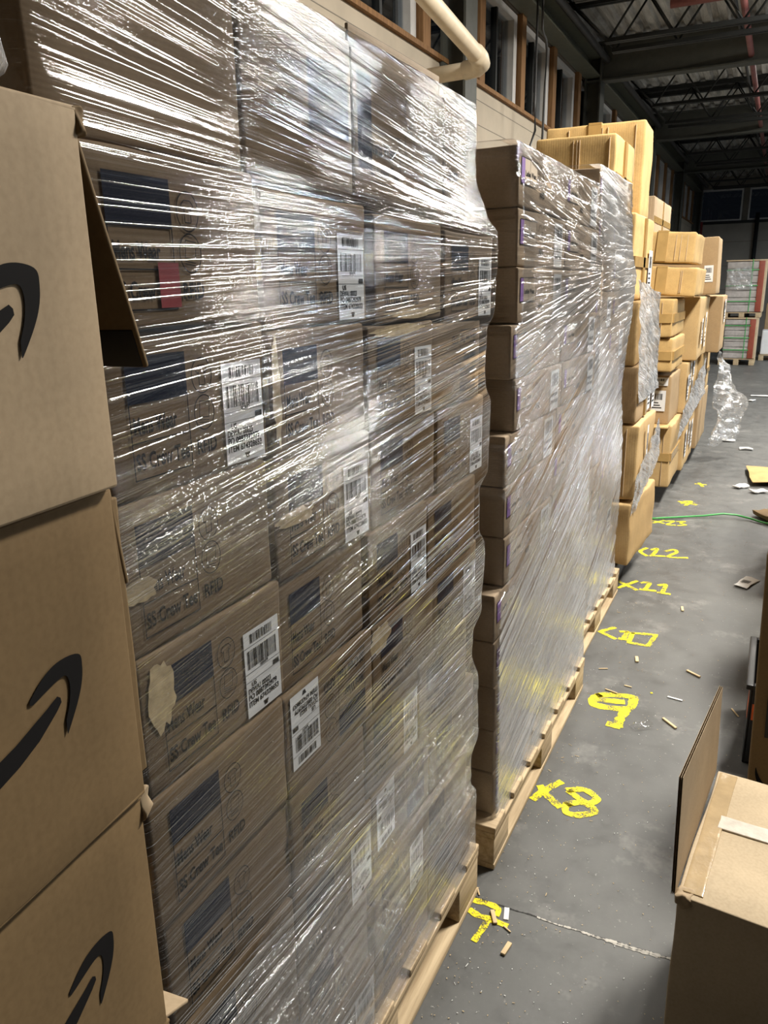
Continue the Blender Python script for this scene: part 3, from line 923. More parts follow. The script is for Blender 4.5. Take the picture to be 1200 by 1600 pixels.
def sleeve(name, xf, ynear, yfar, z0, z1, dn, df, psi, cross, mat, label, wraps, slack, nz=300, ny=170, seed=0, wr=0.0015, big=0.004, topfold=0.06, bottom=None, clear=0.0):
    vs = []; uv1 = []; uv2 = []; wr_ = []; sl_ = []
    rows = []
    for i in range(nz + 1):
        rows.append((z0 + (z1 - z0) * i / nz, 0.0, 0.0))
    for i in range(1, 5):
        rows.append((z1, topfold * i / 4, 0.004 + 0.002 * i))
    ncol = None
    R = 0.014
    for (z, ins, dz) in rows:
        yn, yf = ynear(z) + ins, yfar(z) - ins
        xx = xf(z, yn) - ins; xe = xf(z, yf) - ins
        pts = []
        n1 = 22
        for i in range(n1):
            t = i / n1
            pts.append((xx - R - dn * (1 - t), yn, (0, -1)))
        for i in range(6):
            a = PI / 2 * i / 5
            pts.append((xx - R + R * math.sin(a), yn + R - R * math.cos(a), (math.sin(a), -math.cos(a))))
        for i in range(1, ny):
            t = i / ny
            yy = yn + R + (yf - yn - 2 * R) * t
            pts.append((xf(z, yy) - ins, yy, (1, 0)))
        xx = xe
        for i in range(6):
            a = PI / 2 * i / 5
            pts.append((xx - R + R * math.cos(a), yf - R + R * math.sin(a), (math.cos(a), math.sin(a))))
        for i in range(1, n1 + 1):
            t = i / n1
            pts.append((xx - R - df * t, yf, (0, 1)))
        ncol = len(pts)
        s = 0; last = None
        for (px_, py_, nn) in pts:
            if last is not None:
                s += math.hypot(px_ - last[0], py_ - last[1])
            last = (px_, py_)
            ps = psi(py_, z)
            w1 = mnoise.noise(Vector((s * 1.6, ps * 60, seed))) * wr + mnoise.noise(Vector((s * 2.5, ps * 26, seed + 5))) * wr * 1.3
            b1 = abs(mnoise.noise(Vector((s * 3.2, z * 4.5, seed + 9)))) * big
            q_ = min(1.0, 0.12 + 1.35 * slack(py_, z)) if nn[0] > 0.6 else 0.5
            d = (w1 + b1) * q_ + wr + clear
            zz = z + dz
            if bottom is not None:
                zz = max(zz, bottom(py_)) if dz == 0 else zz
            vs.append((px_ + nn[0] * d, py_ + nn[1] * d, zz))
            uv1.append((s, ps)); uv2.append((s, cross(py_, z))); wr_.append(wraps(py_, z) if nn[0] > 0.6 else 0.7)
            sl_.append(slack(py_, z) if nn[0] > 0.6 else 0.1)
    fs = []
    for i in range(len(rows) - 1):
        for j in range(ncol - 1):
            a = i * ncol + j
            fs.append((a, a + 1, a + ncol + 1, a + ncol))
    o = MB().add(vs, fs, mat, True).build(name)
    set_uv(o.data, {'streak': uv1, 'cross': uv2})
    at = o.data.attributes.new('wraps', 'FLOAT', 'POINT'); at.data.foreach_set('value', wr_)
    at = o.data.attributes.new('slack', 'FLOAT', 'POINT'); at.data.foreach_set('value', sl_)
    return tag(o, label, 'stretch wrap', 'stretch film round the pallets')

def sstep(a, b, x):
    t = min(1, max(0, (x - a) / (b - a)))
    return t * t * (3 - 2 * t)
def wraps1(y, z):
    zb = 0.64 + 0.33 * (y - 0.6)
    w_ = 1.0 + 1.1 * (1 - sstep(zb - 0.05, zb + 0.05, z)) + 0.25 * sstep(1.66, 1.76, z)
    w_ -= 0.7 * sstep(1.70, 1.78, z) * (1 - sstep(0.75, 1.10, y))
    w_ -= 0.35 * (1 - sstep(0.85, 1.05, y)) * sstep(0.72, 0.84, z) * (1 - sstep(1.24, 1.34, z))
    zc = 1.36 + 0.10 * (y - 0.85)
    return w_ + 0.9 * max(0, 1 - abs(z - zc) / 0.07)
def wraps2(y, z):
    zb = 0.72 + 0.45 * (y - 1.85)
    return 1.2 + 1.8 * (1 - sstep(zb - 0.06, zb + 0.06, z)) + 1.0 * max(0, 1 - abs(z - 1.50 - 0.2 * (y - 2.2)) / 0.12)
def wraps3(y, z):
    return 1.8 + 0.8 * math.sin(z * 9 + y * 5)
ZA = np.array([-0.3, 0.1, 0.4, 0.62, 0.79, 0.90, 1.10, 1.36, 1.50, 1.62, 1.70, 1.76, 1.85, 1.93, 2.06, 2.3])
ZB = np.array([-0.4, 0.06, 0.33, 0.52, 0.68, 0.95, 1.22, 1.48, 1.58, 1.665, 1.695, 1.715, 1.735, 1.80, 1.97, 2.3])
def psi1(y, z):
    t = min(1.15, max(-0.1, (y - 0.56) / 1.2))
    return float(np.interp(z, (1 - t) * ZA + t * ZB, ZA))
def xf1(z, y=1.2):
    zs = 1.748 - 0.03 * min(1, max(0, (y - 0.85) / 0.25))
    if z < zs:
        return -0.578
    t = min(1, (z - zs) / (1.97 - zs))
    return -0.578 - 0.040 * (1 - (1 - t) ** 6)
sleeve('stretch_wrap', xf1, lambda z: 0.546, p1far, 0.12, 1.970, 0.45, 0.4, psi1, lambda y, z: z - 0.22 * y,
       FILM_A, 'clear streaky stretch film round the nearest stack of crew tee cartons', wraps1, lambda y, z: 0.55 - 0.36 * (1 - sstep(0.85, 1.05, y)) * sstep(0.72, 0.84, z) * (1 - sstep(1.24, 1.34, z)) - 0.5 * sstep(1.70, 1.78, z) * (1 - sstep(0.75, 1.15, y)) + 0.6 * (1 - sstep(0.60 + 0.33 * (y - 0.6), 0.70 + 0.33 * (y - 0.6), z)), 330, 220, 1,
       bottom=lambda y: 0.10 if y < 1.5 else 0.10 + (y - 1.5) * 0.35)

ZA2 = np.array([-0.5, 0.1, 0.6, 0.95, 1.3, 1.65, 1.78, 1.95, 2.3]); ZB2 = np.array([-0.5, 0.3, 0.98, 1.30, 1.55, 1.66, 1.70, 1.80, 2.0])
def psi2(y, z):
    t = min(1.2, max(-0.2, (y - 1.9) / 1.05))
    return float(np.interp(z, (1 - t) * ZA2 + t * ZB2, ZA2))
sleeve('stretch_wrap', lambda z, y: -0.572 - (0.012 if z > 1.85 else 0), p2near, p2far, 0.09, 1.925, 0.5, 0.4, psi2, lambda y, z: z + 0.30 * y,
       FILM_B, 'clear stretch film round the second stack, purple marks showing through', wraps2, lambda y, z: 0.6, 300, 150, 11, wr=0.0022, big=0.005)

def xf3(z, y=3.3):
    return -0.630 + 0.020 * min(1, z / 1.1) - 0.008 * math.sin(z * 7)
def psi3(y, z):
    return z - 0.5 * (y - 3.0) * (0.4 + 0.6 * math.sin(z * 2.2))
sleeve('stretch_wrap', xf3, lambda z: 3.050 + 0.008 * math.sin(z * 9), p3far, 0.135, 2.012, 0.5, 0.35, psi3, lambda y, z: z + 0.45 * y,
       FILM_C, 'cloudy wrinkled stretch film round the third stack', wraps3, lambda y, z: 0.65, 260, 120, 21, wr=0.003, big=0.006)

def patch(name, P, nu, nv, mat, label, seed, amp=0.012, cat='plastic film', fr=9.0, group=None):
    """loose piece of film between four corner points (bl, br, tr, tl)"""
    P = [Vector(p) for p in P]
    nrm = (P[1] - P[0]).cross(P[3] - P[0]).normalized()
    vs = []; u1 = []; u2 = []; fs = []
    for i in range(nv + 1):
        for j in range(nu + 1):
            u, v = j / nu, i / nv
            p = P[0] * (1 - u) * (1 - v) + P[1] * u * (1 - v) + P[2] * u * v + P[3] * (1 - u) * v
            e = Vector(mnoise.noise_vector(p * fr + Vector((seed, 0, seed * 2))))
            e2 = Vector(mnoise.noise_vector(p * fr * 3.2 + Vector((seed, 4, seed * 2))))
            edge = min(u, 1 - u, v, 1 - v)
            p = p + nrm * (abs(e.x) * amp * 1.6 + abs(e2.x) * amp * 0.6) + e2 * amp * 0.35 + e * (0.35 * amp if edge > 0.02 else amp)
            vs.append(p); u1.append((p.y + p.x, p.z * 0.9 + p.y * 0.4)); u2.append((p.y * 0.6 + p.x, p.z - p.y * 0.5))
    for i in range(nv):
        for j in range(nu):
            a = i * (nu + 1) + j
            fs.append((a, a + 1, a + nu + 2, a + nu + 1))
    o = MB().add(vs, fs, mat, True).build(name)
    set_uv(o.data, {'streak': u1, 'cross': u2})
    at = o.data.attributes.new('wraps', 'FLOAT', 'POINT'); at.data.foreach_set('value', [2.2] * len(vs))
    at = o.data.attributes.new('slack', 'FLOAT', 'POINT'); at.data.foreach_set('value', [0.7] * len(vs))
    return tag(o, label, cat, group)

# ------------------------------------------------------------------ loose stacks of big boxes (fourth and fifth pallets)
def big_box(x0, x1, y0, y1, z0, z1, label, mat=KRAFT_GOLD, seed=0, amp=0.006, tape='v', labels=(), rotz=0.0, group='big boxes stacked along the aisle', lean=(0, 0), creases=4, name='cardboard_box'):
    cx, cy = (x0 + x1) / 2, (y0 + y1) / 2
    hx, hy, h = (x1 - x0) / 2, (y1 - y0) / 2, z1 - z0
    mb = MB()
    mb.rbox(-hx, hx, -hy, hy, 0, h, mat, 0.012, 9, amp, 5.5, seed)
    rr = random.Random(seed)
    for i in range(creases):              # pressed score lines of the flaps and crushed corners
        a = rr.uniform(-hx * 0.9, hx * 0.9)
        mb.box(a, a + 0.003, -hy - amp * 0.95, -hy + 0.01, 0.02, h - 0.02, KRAFT_EDGE)
    o = tag(mb.build(name, None, (cx, cy, z0), rotz), label, 'box', group)
    o.rotation_euler = (lean[0], lean[1], rotz)
    if tape:
        t = MB()
        e = amp * 1.1 + 0.001
        if tape == 'v':
            t.box(-0.035, 0.035, -hy - e, -hy + 0.005, 0.01, h - 0.005, TAPE)
            t.box(-0.035, 0.035, -hy - e, hy + e, h - 0.004, h + e, TAPE)
        elif tape == 'h':
            t.box(-hx + 0.01, hx - 0.005, -hy - e, -hy + 0.005, h * 0.5 - 0.03, h * 0.5 + 0.03, TAPE)
            t.box(hx - 0.02, hx + e, -hy + 0.01, hy - 0.01, h * 0.5 - 0.03, h * 0.5 + 0.03, TAPE)
        elif tape == 'x':
            t.box(hx - 0.02, hx + e, -0.03, 0.03, 0.01, h - 0.01, TAPE)
            t.box(hx - 0.02, hx + e, -hy + 0.01, hy - 0.01, h * 0.45 - 0.025, h * 0.45 + 0.025, TAPE)
        t.build('packing_tape', o)
    for i, (face, a, b, w_, h_) in enumerate(labels):
        L = MB()
        out = amp + 0.002
        M = face_px(hx, -hy, 0, out) if face == 'x' else face_ny(-hx, -hy, 0, out)
        L.rect(M, a, a + w_, b, b + h_, WHITE)
        L.barcode(M, a + w_ * 0.15, a + w_ * 0.85, b + h_ * 0.55, b + h_ * 0.85, INK, seed + i, 0.0006, 14)
        for q in range(3):
            L.rect(M, a + w_ * 0.12, a + w_ * (0.8 - 0.1 * q), b + h_ * (0.14 + 0.12 * q), b + h_ * (0.19 + 0.12 * q), INK, 0.0006)
        L.build('shipping_label', o)
    return o

bp = empty('plastic_pallet', (-0.55, 4.05, 0), 'black plastic pallet under the fourth stack', 'pallet')
for i in range(3):
    c = MB().rbox(-1.6 + 0.41 * i, -1.6 + 0.41 * i + 0.13, 4.08, 5.08, 0.001, 0.10, BLACK_PLASTIC, 0.006, 3).build('runner'); c.parent = bp; c.matrix_parent_inverse = Matrix.Translation(-Vector(bp.location))
c = MB().rbox(-1.62, -0.64, 4.08, 5.10, 0.10, 0.138, BLACK_PLASTIC, 0.008, 4).build('deck'); c.parent = bp; c.matrix_parent_inverse = Matrix.Translation(-Vector(bp.location))

big_box(-1.45, -0.565, 4.15, 4.78, 0.15, 0.485, 'crushed brown box at the bottom of the fourth stack', KRAFT_GOLD2, 51, 0.014, 'v', rotz=-0.06)
big_box(-1.45, -0.580, 4.15, 4.77, 0.505, 0.90, 'golden box with film strip, second up in the fourth stack', KRAFT_GOLD2, 52, 0.009, None, [('x', 0.25, 0.06, 0.05, 0.3)])
big_box(-1.45, -0.602, 4.15, 4.76, 0.905, 1.20, 'box with paired white labels, third up in the fourth stack', KRAFT_BROWN, 53, 0.007, 'x', [('x', 0.33, 0.03, 0.10, 0.2), ('x', 0.50, 0.02, 0.10, 0.22)])
big_box(-1.45, -0.625, 4.15, 4.75, 1.205, 1.52, 'brown box behind hanging film, fourth up in the fourth stack', KRAFT_GOLD2, 54, 0.006, 'v', [('x', 0.40, 0.06, 0.07, 0.2)])
big_box(-1.45, -0.660, 4.12, 4.75, 1.525, 1.935, 'big golden box with white label below the two topmost boxes', KRAFT_GOLD, 55, 0.006, 'x', [('x', 0.46, 0.05, 0.12, 0.2)])
big_box(-1.18, -0.785, 4.18, 4.70, 1.940, 2.305, 'tall golden box on top of the fourth stack, nearer of the top pair', KRAFT_GOLD, 56, 0.006, 'x')
big_box(-1.45, -0.740, 4.79, 5.10, 0.14, 1.95, 'very tall brown box standing behind the fourth stack', KRAFT_BROWN, 57, 0.004, None)
big_box(-1.285, -0.745, 4.745, 5.10, 1.955, 2.45, 'tallest golden box on the fourth stack, farther of the top pair', KRAFT_GOLD, 58, 0.005, 'v', rotz=0.03)
patch('loose_film', [(-0.590, 4.12, 1.02), (-0.586, 4.79, 1.02), (-0.618, 4.79, 1.55), (-0.63, 4.12, 1.62)], 40, 36, FILM_C, 'torn film hanging in a ruffle over the fourth stack', 61, 0.012)
patch('film_band', [(-0.59, 4.13, 0.42), (-0.545, 4.79, 0.62), (-0.562, 4.79, 0.86), (-0.575, 4.13, 0.64)], 40, 16, FILM_C, 'slanting band of film round the lower fourth stack', 62, 0.012)

G5 = 'big boxes stacked along the aisle'
pallet(-1.60, -0.80, 6.25, 7.25, 0.13, 'shadowed wooden pallet under the nearer half of the fifth stack')
big_box(-1.45, -0.605, 6.0, 6.62, 0.135, 0.60, 'creased box at the near bottom corner of the fifth stack', KRAFT_GOLD2, 71, 0.008, 'h')
big_box(-1.45, -0.575, 6.63, 7.42, 0.135, 0.60, 'low box with three white labels, fifth stack bottom', KRAFT_GOLD2, 72, 0.006, None, [('x', 0.06, 0.10, 0.10, 0.22), ('x', 0.30, 0.16, 0.09, 0.2), ('x', 0.52, 0.10, 0.12, 0.24)])
ob = big_box(-1.45, -0.640, 6.02, 6.60, 0.605, 0.96, 'open-topped box with white shipping papers on its near face', KRAFT_BROWN, 73, 0.006, None, [('y', 0.66, 0.10, 0.12, 0.15), ('y', 0.64, 0.285, 0.15, 0.06)])
big_box(-1.45, -0.590, 6.62, 7.45, 0.605, 1.00, 'label-covered box beside the opened one in the fifth stack', KRAFT_GOLD2, 74, 0.006, None, [('x', 0.02, 0.10, 0.10, 0.2), ('x', 0.17, 0.2, 0.09, 0.18), ('x', 0.36, 0.04, 0.11, 0.21), ('x', 0.40, 0.26, 0.11, 0.12)])
fl = MB(); fl.rbox(0.36, 0.62, -0.30, -0.29, 0.0, 0.01, KRAFT_BROWN, 0.003, 2); 
fl = MB(); fl.box(0.06, 0.42, -0.43, -0.285, -0.005, 0.003, KRAFT_GOLD); fl.build('flap', ob)
big_box(-1.42, -0.630, 5.84, 6.56, 1.0, 1.235, 'lower of two flat golden boxes jutting from the fifth stack', KRAFT_GOLD, 75, 0.010, 'h')
big_box(-1.42, -0.645, 5.82, 6.54, 1.245, 1.50, 'upper of two flat golden boxes jutting from the fifth stack', KRAFT_GOLD, 76, 0.008, 'h')
big_box(-1.0, -0.535, 6.0, 6.70, 1.525, 1.715, 'leaning golden box under the top box of the fifth stack', KRAFT_GOLD, 77, 0.006, 'v', lean=(0, 0.05))
big_box(-1.0, -0.565, 6.02, 6.70, 1.745, 1.95, 'leaning golden box topping the near side of the fifth stack', KRAFT_GOLD, 78, 0.006, 'v', lean=(0, 0.05))
big_box(-1.45, -0.545, 6.72, 7.55, 1.01, 1.50, 'rounded golden box with tall labels on the fifth stack aisle side', KRAFT_GOLD2, 79, 0.010, None, [('x', 0.15, 0.12, 0.10, 0.2), ('x', 0.45, 0.08, 0.10, 0.28)])
big_box(-0.995, -0.475, 7.18, 7.60, 1.505, 1.955, 'smooth brown box leaning out at the far top', KRAFT_BROWN, 80, 0.003, None, [('y', 0.42, 0.1, 0.07, 0.13)], lean=(0, -0.03), creases=0)
big_box(-1.45, -1.005, 6.74, 7.9, 1.51, 1.97, 'plain box carrying the small pale box at the back', KRAFT_BROWN, 81, 0.004, None)
big_box(-1.40, -1.005, 7.15, 8.25, 1.975, 2.30, 'small pale taped box perched highest behind the fourth stack', KRAFT_SHIP2, 82, 0.003, 'x')
pallet(-1.60, -0.75, 7.62, 8.62, 0.13, 'shadowed wooden pallet under the farther half of the fifth stack')
big_box(-1.45, -0.555, 7.60, 8.55, 0.135, 0.62, 'brown box low at the far end of the fifth stack', KRAFT_BROWN, 83, 0.006, None)
big_box(-1.45, -0.560, 7.62, 8.50, 0.625, 1.00, 'torn-edged golden box above the far bottom box', KRAFT_GOLD2, 84, 0.006, 'x')
big_box(-1.45, -0.44, 7.62, 8.20, 1.01, 1.495, 'brown box with torn white paper at the far end', KRAFT_BROWN, 85, 0.006, None, [('x', 0.2, 0.25, 0.14, 0.2)])
patch('film_band', [(-0.565, 5.97, 0.50), (-0.52, 7.52, 0.66), (-0.53, 7.50, 0.98), (-0.585, 6.4, 0.66)], 44, 16, FILM_C, 'slanting band of film across the fifth stack', 63, 0.010)
patch('hanging_film', [(-0.46, 7.72, 0.14), (-0.24, 8.02, 0.16), (-0.20, 8.10, 0.48), (-0.47, 8.0, 0.98)], 40, 50, FILM_C, 'crumpled clear film hanging off the far end into the aisle', 64, 0.05, fr=7)

# ------------------------------------------------------------------ far double pallets
def load(name, x0, x1, y0, y1, z0, z1, label, seed):
    o = empty(name, ((x0 + x1) / 2, y0, z0), label, 'pallet load', 'strapped loads at the end of the aisle')
    inv = Matrix.Translation(-Vector(o.location))
    def put(mb, nm):
        c = mb.build(nm); c.parent = o; c.matrix_parent_inverse = inv
        return c
    b = MB(); n = 7; h = (z1 - z0 - 0.03) / n
    for i in range(n):
        b.rbox(x0, x1 - 0.02, y0, y1, z0 + i * h + 0.002, z0 + (i + 1) * h - 0.002, PINKGREY, 0.012, 5, 0.008, 9, seed + i)
    put(b, 'case_stack')
    put(MB().rbox(x1 - 0.115, x1 - 0.01, y0 - 0.016, y0 + 0.06, z0 + 0.002, z1 - 0.02, REDBOARD, 0.004, 3), 'corner_board')
    put(MB().rbox(x1 - 0.012, x1 + 0.03, y0 - 0.014, y1, z0 + 0.002, z1, KRAFT_EDGE, 0.004, 3), 'side_board')
    put(MB().rbox(x0 - 0.03, x1 + 0.03, y0 - 0.02, y1, z1 - 0.025, z1, KRAFT_EDGE, 0.004, 3), 'top_board')
    for q in (0.20, 0.50, 0.80):
        z = z0 + (z1 - z0) * q
        put(MB().box(x0 - 0.004, x1 - 0.10, y0 - 0.024, y0 - 0.017, z, z + 0.016, GREEN), 'strap')
    xs_ = x0 + (x1 - x0) * 0.66
    put(MB().box(xs_, xs_ + 0.014, y0 - 0.028, y0 - 0.022, z0, z1 + 0.01, GREEN), 'strap')
    return o
pallet(-1.0, -0.33, 17.5, 18.5, 0.13, 'wooden pallet on the floor under the lower strapped load')
load('strapped_load', -0.93, -0.36, 17.5, 18.4, 0.135, 0.93, 'lower green-strapped grey load at the end of the aisle', 91)
tp = pallet(-1.0, -0.30, 17.5, 18.5, 0.10, 'wooden pallet between the two strapped loads')
tp.location.z = 0.935
load('strapped_load', -0.99, -0.31, 17.5, 18.4, 1.04, 2.03, 'upper green-strapped grey load at the end of the aisle', 95)
patch('loose_film', [(-0.98, 17.46, 1.5), (-0.50, 17.46, 1.45), (-0.55, 17.46, 1.9), (-0.98, 17.46, 1.85)], 26, 20, FILM_C, 'shiny film over the upper strapped load', 97, 0.03)
pallet(-0.28, 0.3, 18.7, 19.5, 0.12, 'wooden pallet under the white stack beyond the strapped loads')
big_box(-0.26, 0.0, 18.75, 19.2, 0.125, 0.62, 'white carton stack beside the strapped loads', PAPER, 98, 0.006, None, creases=0, name='white_carton', group='boxes at the end of the aisle')
big_box(-0.25, 0.4, 19.9, 20.5, 0.0, 1.15, 'grey-brown box behind the white stack', KRAFT_BROWN, 99, 0.01, None, group='boxes at the end of the aisle')

# ------------------------------------------------------------------ nearest stack: tan shipping boxes with a printed arrow
ARROW = [(.384, 1.28), (.398, 1.291), (.413, 1.298), (.43, 1.299), (.4445, 1.2945), (.446, 1.283), (.443, 1.268), (.435, 1.252), (.421, 1.232), (.4185, 1.2305), (.4195, 1.243), (.4255, 1.256), (.4285, 1.268), (.4285, 1.277), (.4255, 1.283), (.418, 1.2835), (.404, 1.280), (.388, 1.2755), (.3835, 1.2765)]
TAIL_T = [(.4165, 1.2665), (.413, 1.2695), (.403, 1.265), (.385, 1.2585), (.365, 1.251), (.33, 1.242), (.29, 1.236), (.25, 1.235), (.21, 1.238), (.17, 1.246), (.14, 1.256), (.115, 1.268)]
TAIL_B = [(.417, 1.262), (.411, 1.2565), (.403, 1.251), (.388, 1.241), (.365, 1.231), (.33, 1.221), (.29, 1.215), (.25, 1.214), (.21, 1.218), (.17, 1.228), (.14, 1.242), (.11, 1.262)]
AS = 0.93
def ship_box(loc, h, label, seed, mat, flaps):
    """box lying on its side, open towards the aisle's far end; hull is hollow"""
    d, w = 0.42, 0.42
    mb = MB(); t = 0.005
    mb.rbox(-d, 0, -w, 0, 0, t, mat, 0.002, 6, 0.0015, 6, seed); mb.rbox(-d, 0, -w, 0, h - t, h, mat, 0.002, 6, 0.0015, 6, seed + 1)
    mb.rbox(-t, 0, -w, 0, t * 0.2, h - t * 0.2, mat, 0.002, 8, 0.0007, 7, seed + 2); mb.rbox(-d, -d + t, -w, 0, t * 0.2, h - t * 0.2, mat, 0.002, 4)
    mb.rbox(-d, 0, -w, -w + t, t * 0.2, h - t * 0.2, mat, 0.002, 4)
    M = face_px(0, 0, 0, 0.0010)
    def cv(p): return ((p[0] - 0.51) * AS, (p[1] - 1.108) * AS)
    A = [cv(p) for p in ARROW]
    # arrow head as a strip: outer curve against inner curve
    def smooth(L):
        out = []
        for q in range(len(L) - 1):
            p0, p1, p2, p3 = (Vector(L[max(q - 1, 0)]), Vector(L[q]), Vector(L[q + 1]), Vector(L[min(q + 2, len(L) - 1)]))
            for k_ in range(5):
                t_ = k_ / 5
                out.append(tuple(0.5 * (2 * p1 + (p2 - p0) * t_ + (2 * p0 - 5 * p1 + 4 * p2 - p3) * t_ * t_ + (3 * p1 - p0 - 3 * p2 + p3) * t_ ** 3)))
        return out + [L[-1]]
    outer = smooth(A[0:10]); inner = smooth(A[:9:-1])
    n_ = 20
    def samp(L, q):
        s = q * (len(L) - 1); i = min(len(L) - 2, int(s)); f = s - i
        return (L[i][0] * (1 - f) + L[i + 1][0] * f, L[i][1] * (1 - f) + L[i + 1][1] * f)
    for i in range(n_ * 2):
        a, b = i / (n_ * 2), (i + 1) / (n_ * 2)
        mb.poly(M, [samp(outer, a), samp(outer, b), samp(inner, b), samp(inner, a)], INK)
    T = [cv(p) for p in TAIL_T]; B = [cv(p) for p in TAIL_B]
    for i in range(len(T) - 1):
        mb.poly(M, [T[i], T[i + 1], B[i + 1], B[i]], INK)
    o = tag(mb.build('shipping_box', None, loc, 0.095), label, 'box', 'tan shipping boxes with a curved arrow')
    return o, d, w

zs_ = [0.001, 0.285, 0.574, 0.864, 1.143, 1.444]
hs_ = [0.282, 0.287, 0.288, 0.277, 0.299, 0.290]
sl = ['tan arrow-printed shipping box at the floor, bottom of the nearest stack', 'tan arrow-printed shipping box, second from the floor in the nearest stack',
      'tan shipping box in the nearest stack with a corner flap at the picture edge', 'tan arrow-printed shipping box, third from top of the nearest stack',
      'tan arrow-printed shipping box, second from top of the nearest stack', 'topmost tan arrow-printed shipping box with a drooping open flap']
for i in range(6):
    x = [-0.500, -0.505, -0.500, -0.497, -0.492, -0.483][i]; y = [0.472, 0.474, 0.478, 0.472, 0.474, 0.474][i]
    o, d, w = ship_box((x, y, zs_[i]), hs_[i], sl[i], 200 + 5 * i, KRAFT_SHIP2 if i == 5 else KRAFT_SHIP, None)  # alike boxes; lower ones get darker colour for the light falling off
    h = hs_[i]
    if i == 5:
        # top flap droops outwards from the top far edge
        f = MB()
        L_, th = 0.205, math.radians(-72)
        M = Matrix.Translation((-0.008, 0.002, h - 0.002)) @ Matrix.Rotation(th, 4, 'X')
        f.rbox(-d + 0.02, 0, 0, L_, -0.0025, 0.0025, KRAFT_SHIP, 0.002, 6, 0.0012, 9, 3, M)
        fo = f.build('flap', o)
        g = MB(); g.rbox(-d + 0.02, -0.003, L_ - 0.035, L_ - 0.001, -0.0032, 0.0032, BLACK_TAPE, 0.001, 2, M=M); g.build('tape', fo)
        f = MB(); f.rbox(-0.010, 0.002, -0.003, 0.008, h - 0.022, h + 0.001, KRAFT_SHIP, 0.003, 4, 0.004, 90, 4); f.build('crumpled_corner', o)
    elif i == 4:
        f = MB()
        M = Matrix.Translation((-0.004, 0.002, h - 0.002)) @ Matrix.Rotation(math.radians(-83), 4, 'X')
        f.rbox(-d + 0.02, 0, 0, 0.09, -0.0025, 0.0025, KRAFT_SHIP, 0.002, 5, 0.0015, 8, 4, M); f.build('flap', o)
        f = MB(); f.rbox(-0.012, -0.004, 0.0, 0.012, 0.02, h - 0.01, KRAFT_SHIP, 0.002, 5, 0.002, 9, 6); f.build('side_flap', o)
    elif i == 3:
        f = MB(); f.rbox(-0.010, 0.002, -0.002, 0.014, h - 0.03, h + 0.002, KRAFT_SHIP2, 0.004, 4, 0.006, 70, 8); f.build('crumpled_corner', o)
    elif i == 2:
        f = MB()
        M = Matrix.Translation((-0.006, 0.0, h - 0.003)) @ Matrix.Rotation(math.radians(-25), 4, 'X')
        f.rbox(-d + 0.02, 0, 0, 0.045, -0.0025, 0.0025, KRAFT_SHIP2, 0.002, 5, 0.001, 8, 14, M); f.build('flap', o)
# plastic bag on top
vs = []; fs = []; u1 = []
for i in range(13):
    for j in range(20):
        a = PI * i / 12; b = 2 * PI * j / 20
        p = Vector((math.sin(a) * math.cos(b) * 0.10, math.sin(a) * math.sin(b) * 0.055, 0.040 + math.cos(a) * 0.038))
        p = p + Vector(mnoise.noise_vector(p * 24)) * 0.012
        p.z = max(p.z, 0.003)
        vs.append(p); u1.append((p.x * 2 + p.z, p.y * 2))
for i in range(12):
    for j in range(20):
        fs.append((i * 20 + j, i * 20 + (j + 1) % 20, (i + 1) * 20 + (j + 1) % 20, (i + 1) * 20 + j))
o = MB().add(vs, fs, FILM_C, True).build('plastic_bag', None, (-0.600, 0.418, 1.737))
set_uv(o.data, {'streak': u1, 'cross': u1})
at = o.data.attributes.new('wraps', 'FLOAT', 'POINT'); at.data.foreach_set('value', [2.2] * len(vs))
at = o.data.attributes.new('slack', 'FLOAT', 'POINT'); at.data.foreach_set('value', [0.7] * len(vs))
tag(o, 'crumpled clear plastic bag on the topmost shipping box', 'bag')

# ------------------------------------------------------------------ right foreground: box with a raised flap
RB = empty('open_carton', (-0.0575, 1.38, 0), 'kraft carton with one flap raised, right foreground', 'box', None, math.radians(-5.3))
Hr, Lr, Wr = 0.45, 0.475, 0.46
rb = MB()
rb.rbox(0.0, Wr, 0, Lr, 0.001, Hr, KRAFT_LIGHT, 0.004, 8, 0.003, 6, 301)
rb.box(0.165, 0.168, -0.001, Lr - 0.02, Hr - 0.001, Hr + 0.0022, KRAFT_SHIP)
rb.build('body', RB)
t = MB(); t.box(0.02, Wr, Lr * 0.60, Lr * 0.60 + 0.002, Hr, Hr + 0.0026, KRAFT_BROWN)
M = Matrix.Translation((0.03, Lr * 0.46, Hr + 0.0028))
t.rbox(0.035, Wr - 0.01, Lr * 0.52, Lr * 0.62, Hr - 0.001, Hr + 0.0034, TAPE_CLEAR, 0.0012, 8, 0.0012, 40, 5); t.build('clear_tape', RB)
t = MB(); t.rbox(0.006, 0.045, 0.015, Lr - 0.01, Hr - 0.002, Hr + 0.0032, TAPE_EDGE, 0.0012, 8, 0.0012, 30, 6); t.build('edge_tape', RB)
fo = MB()
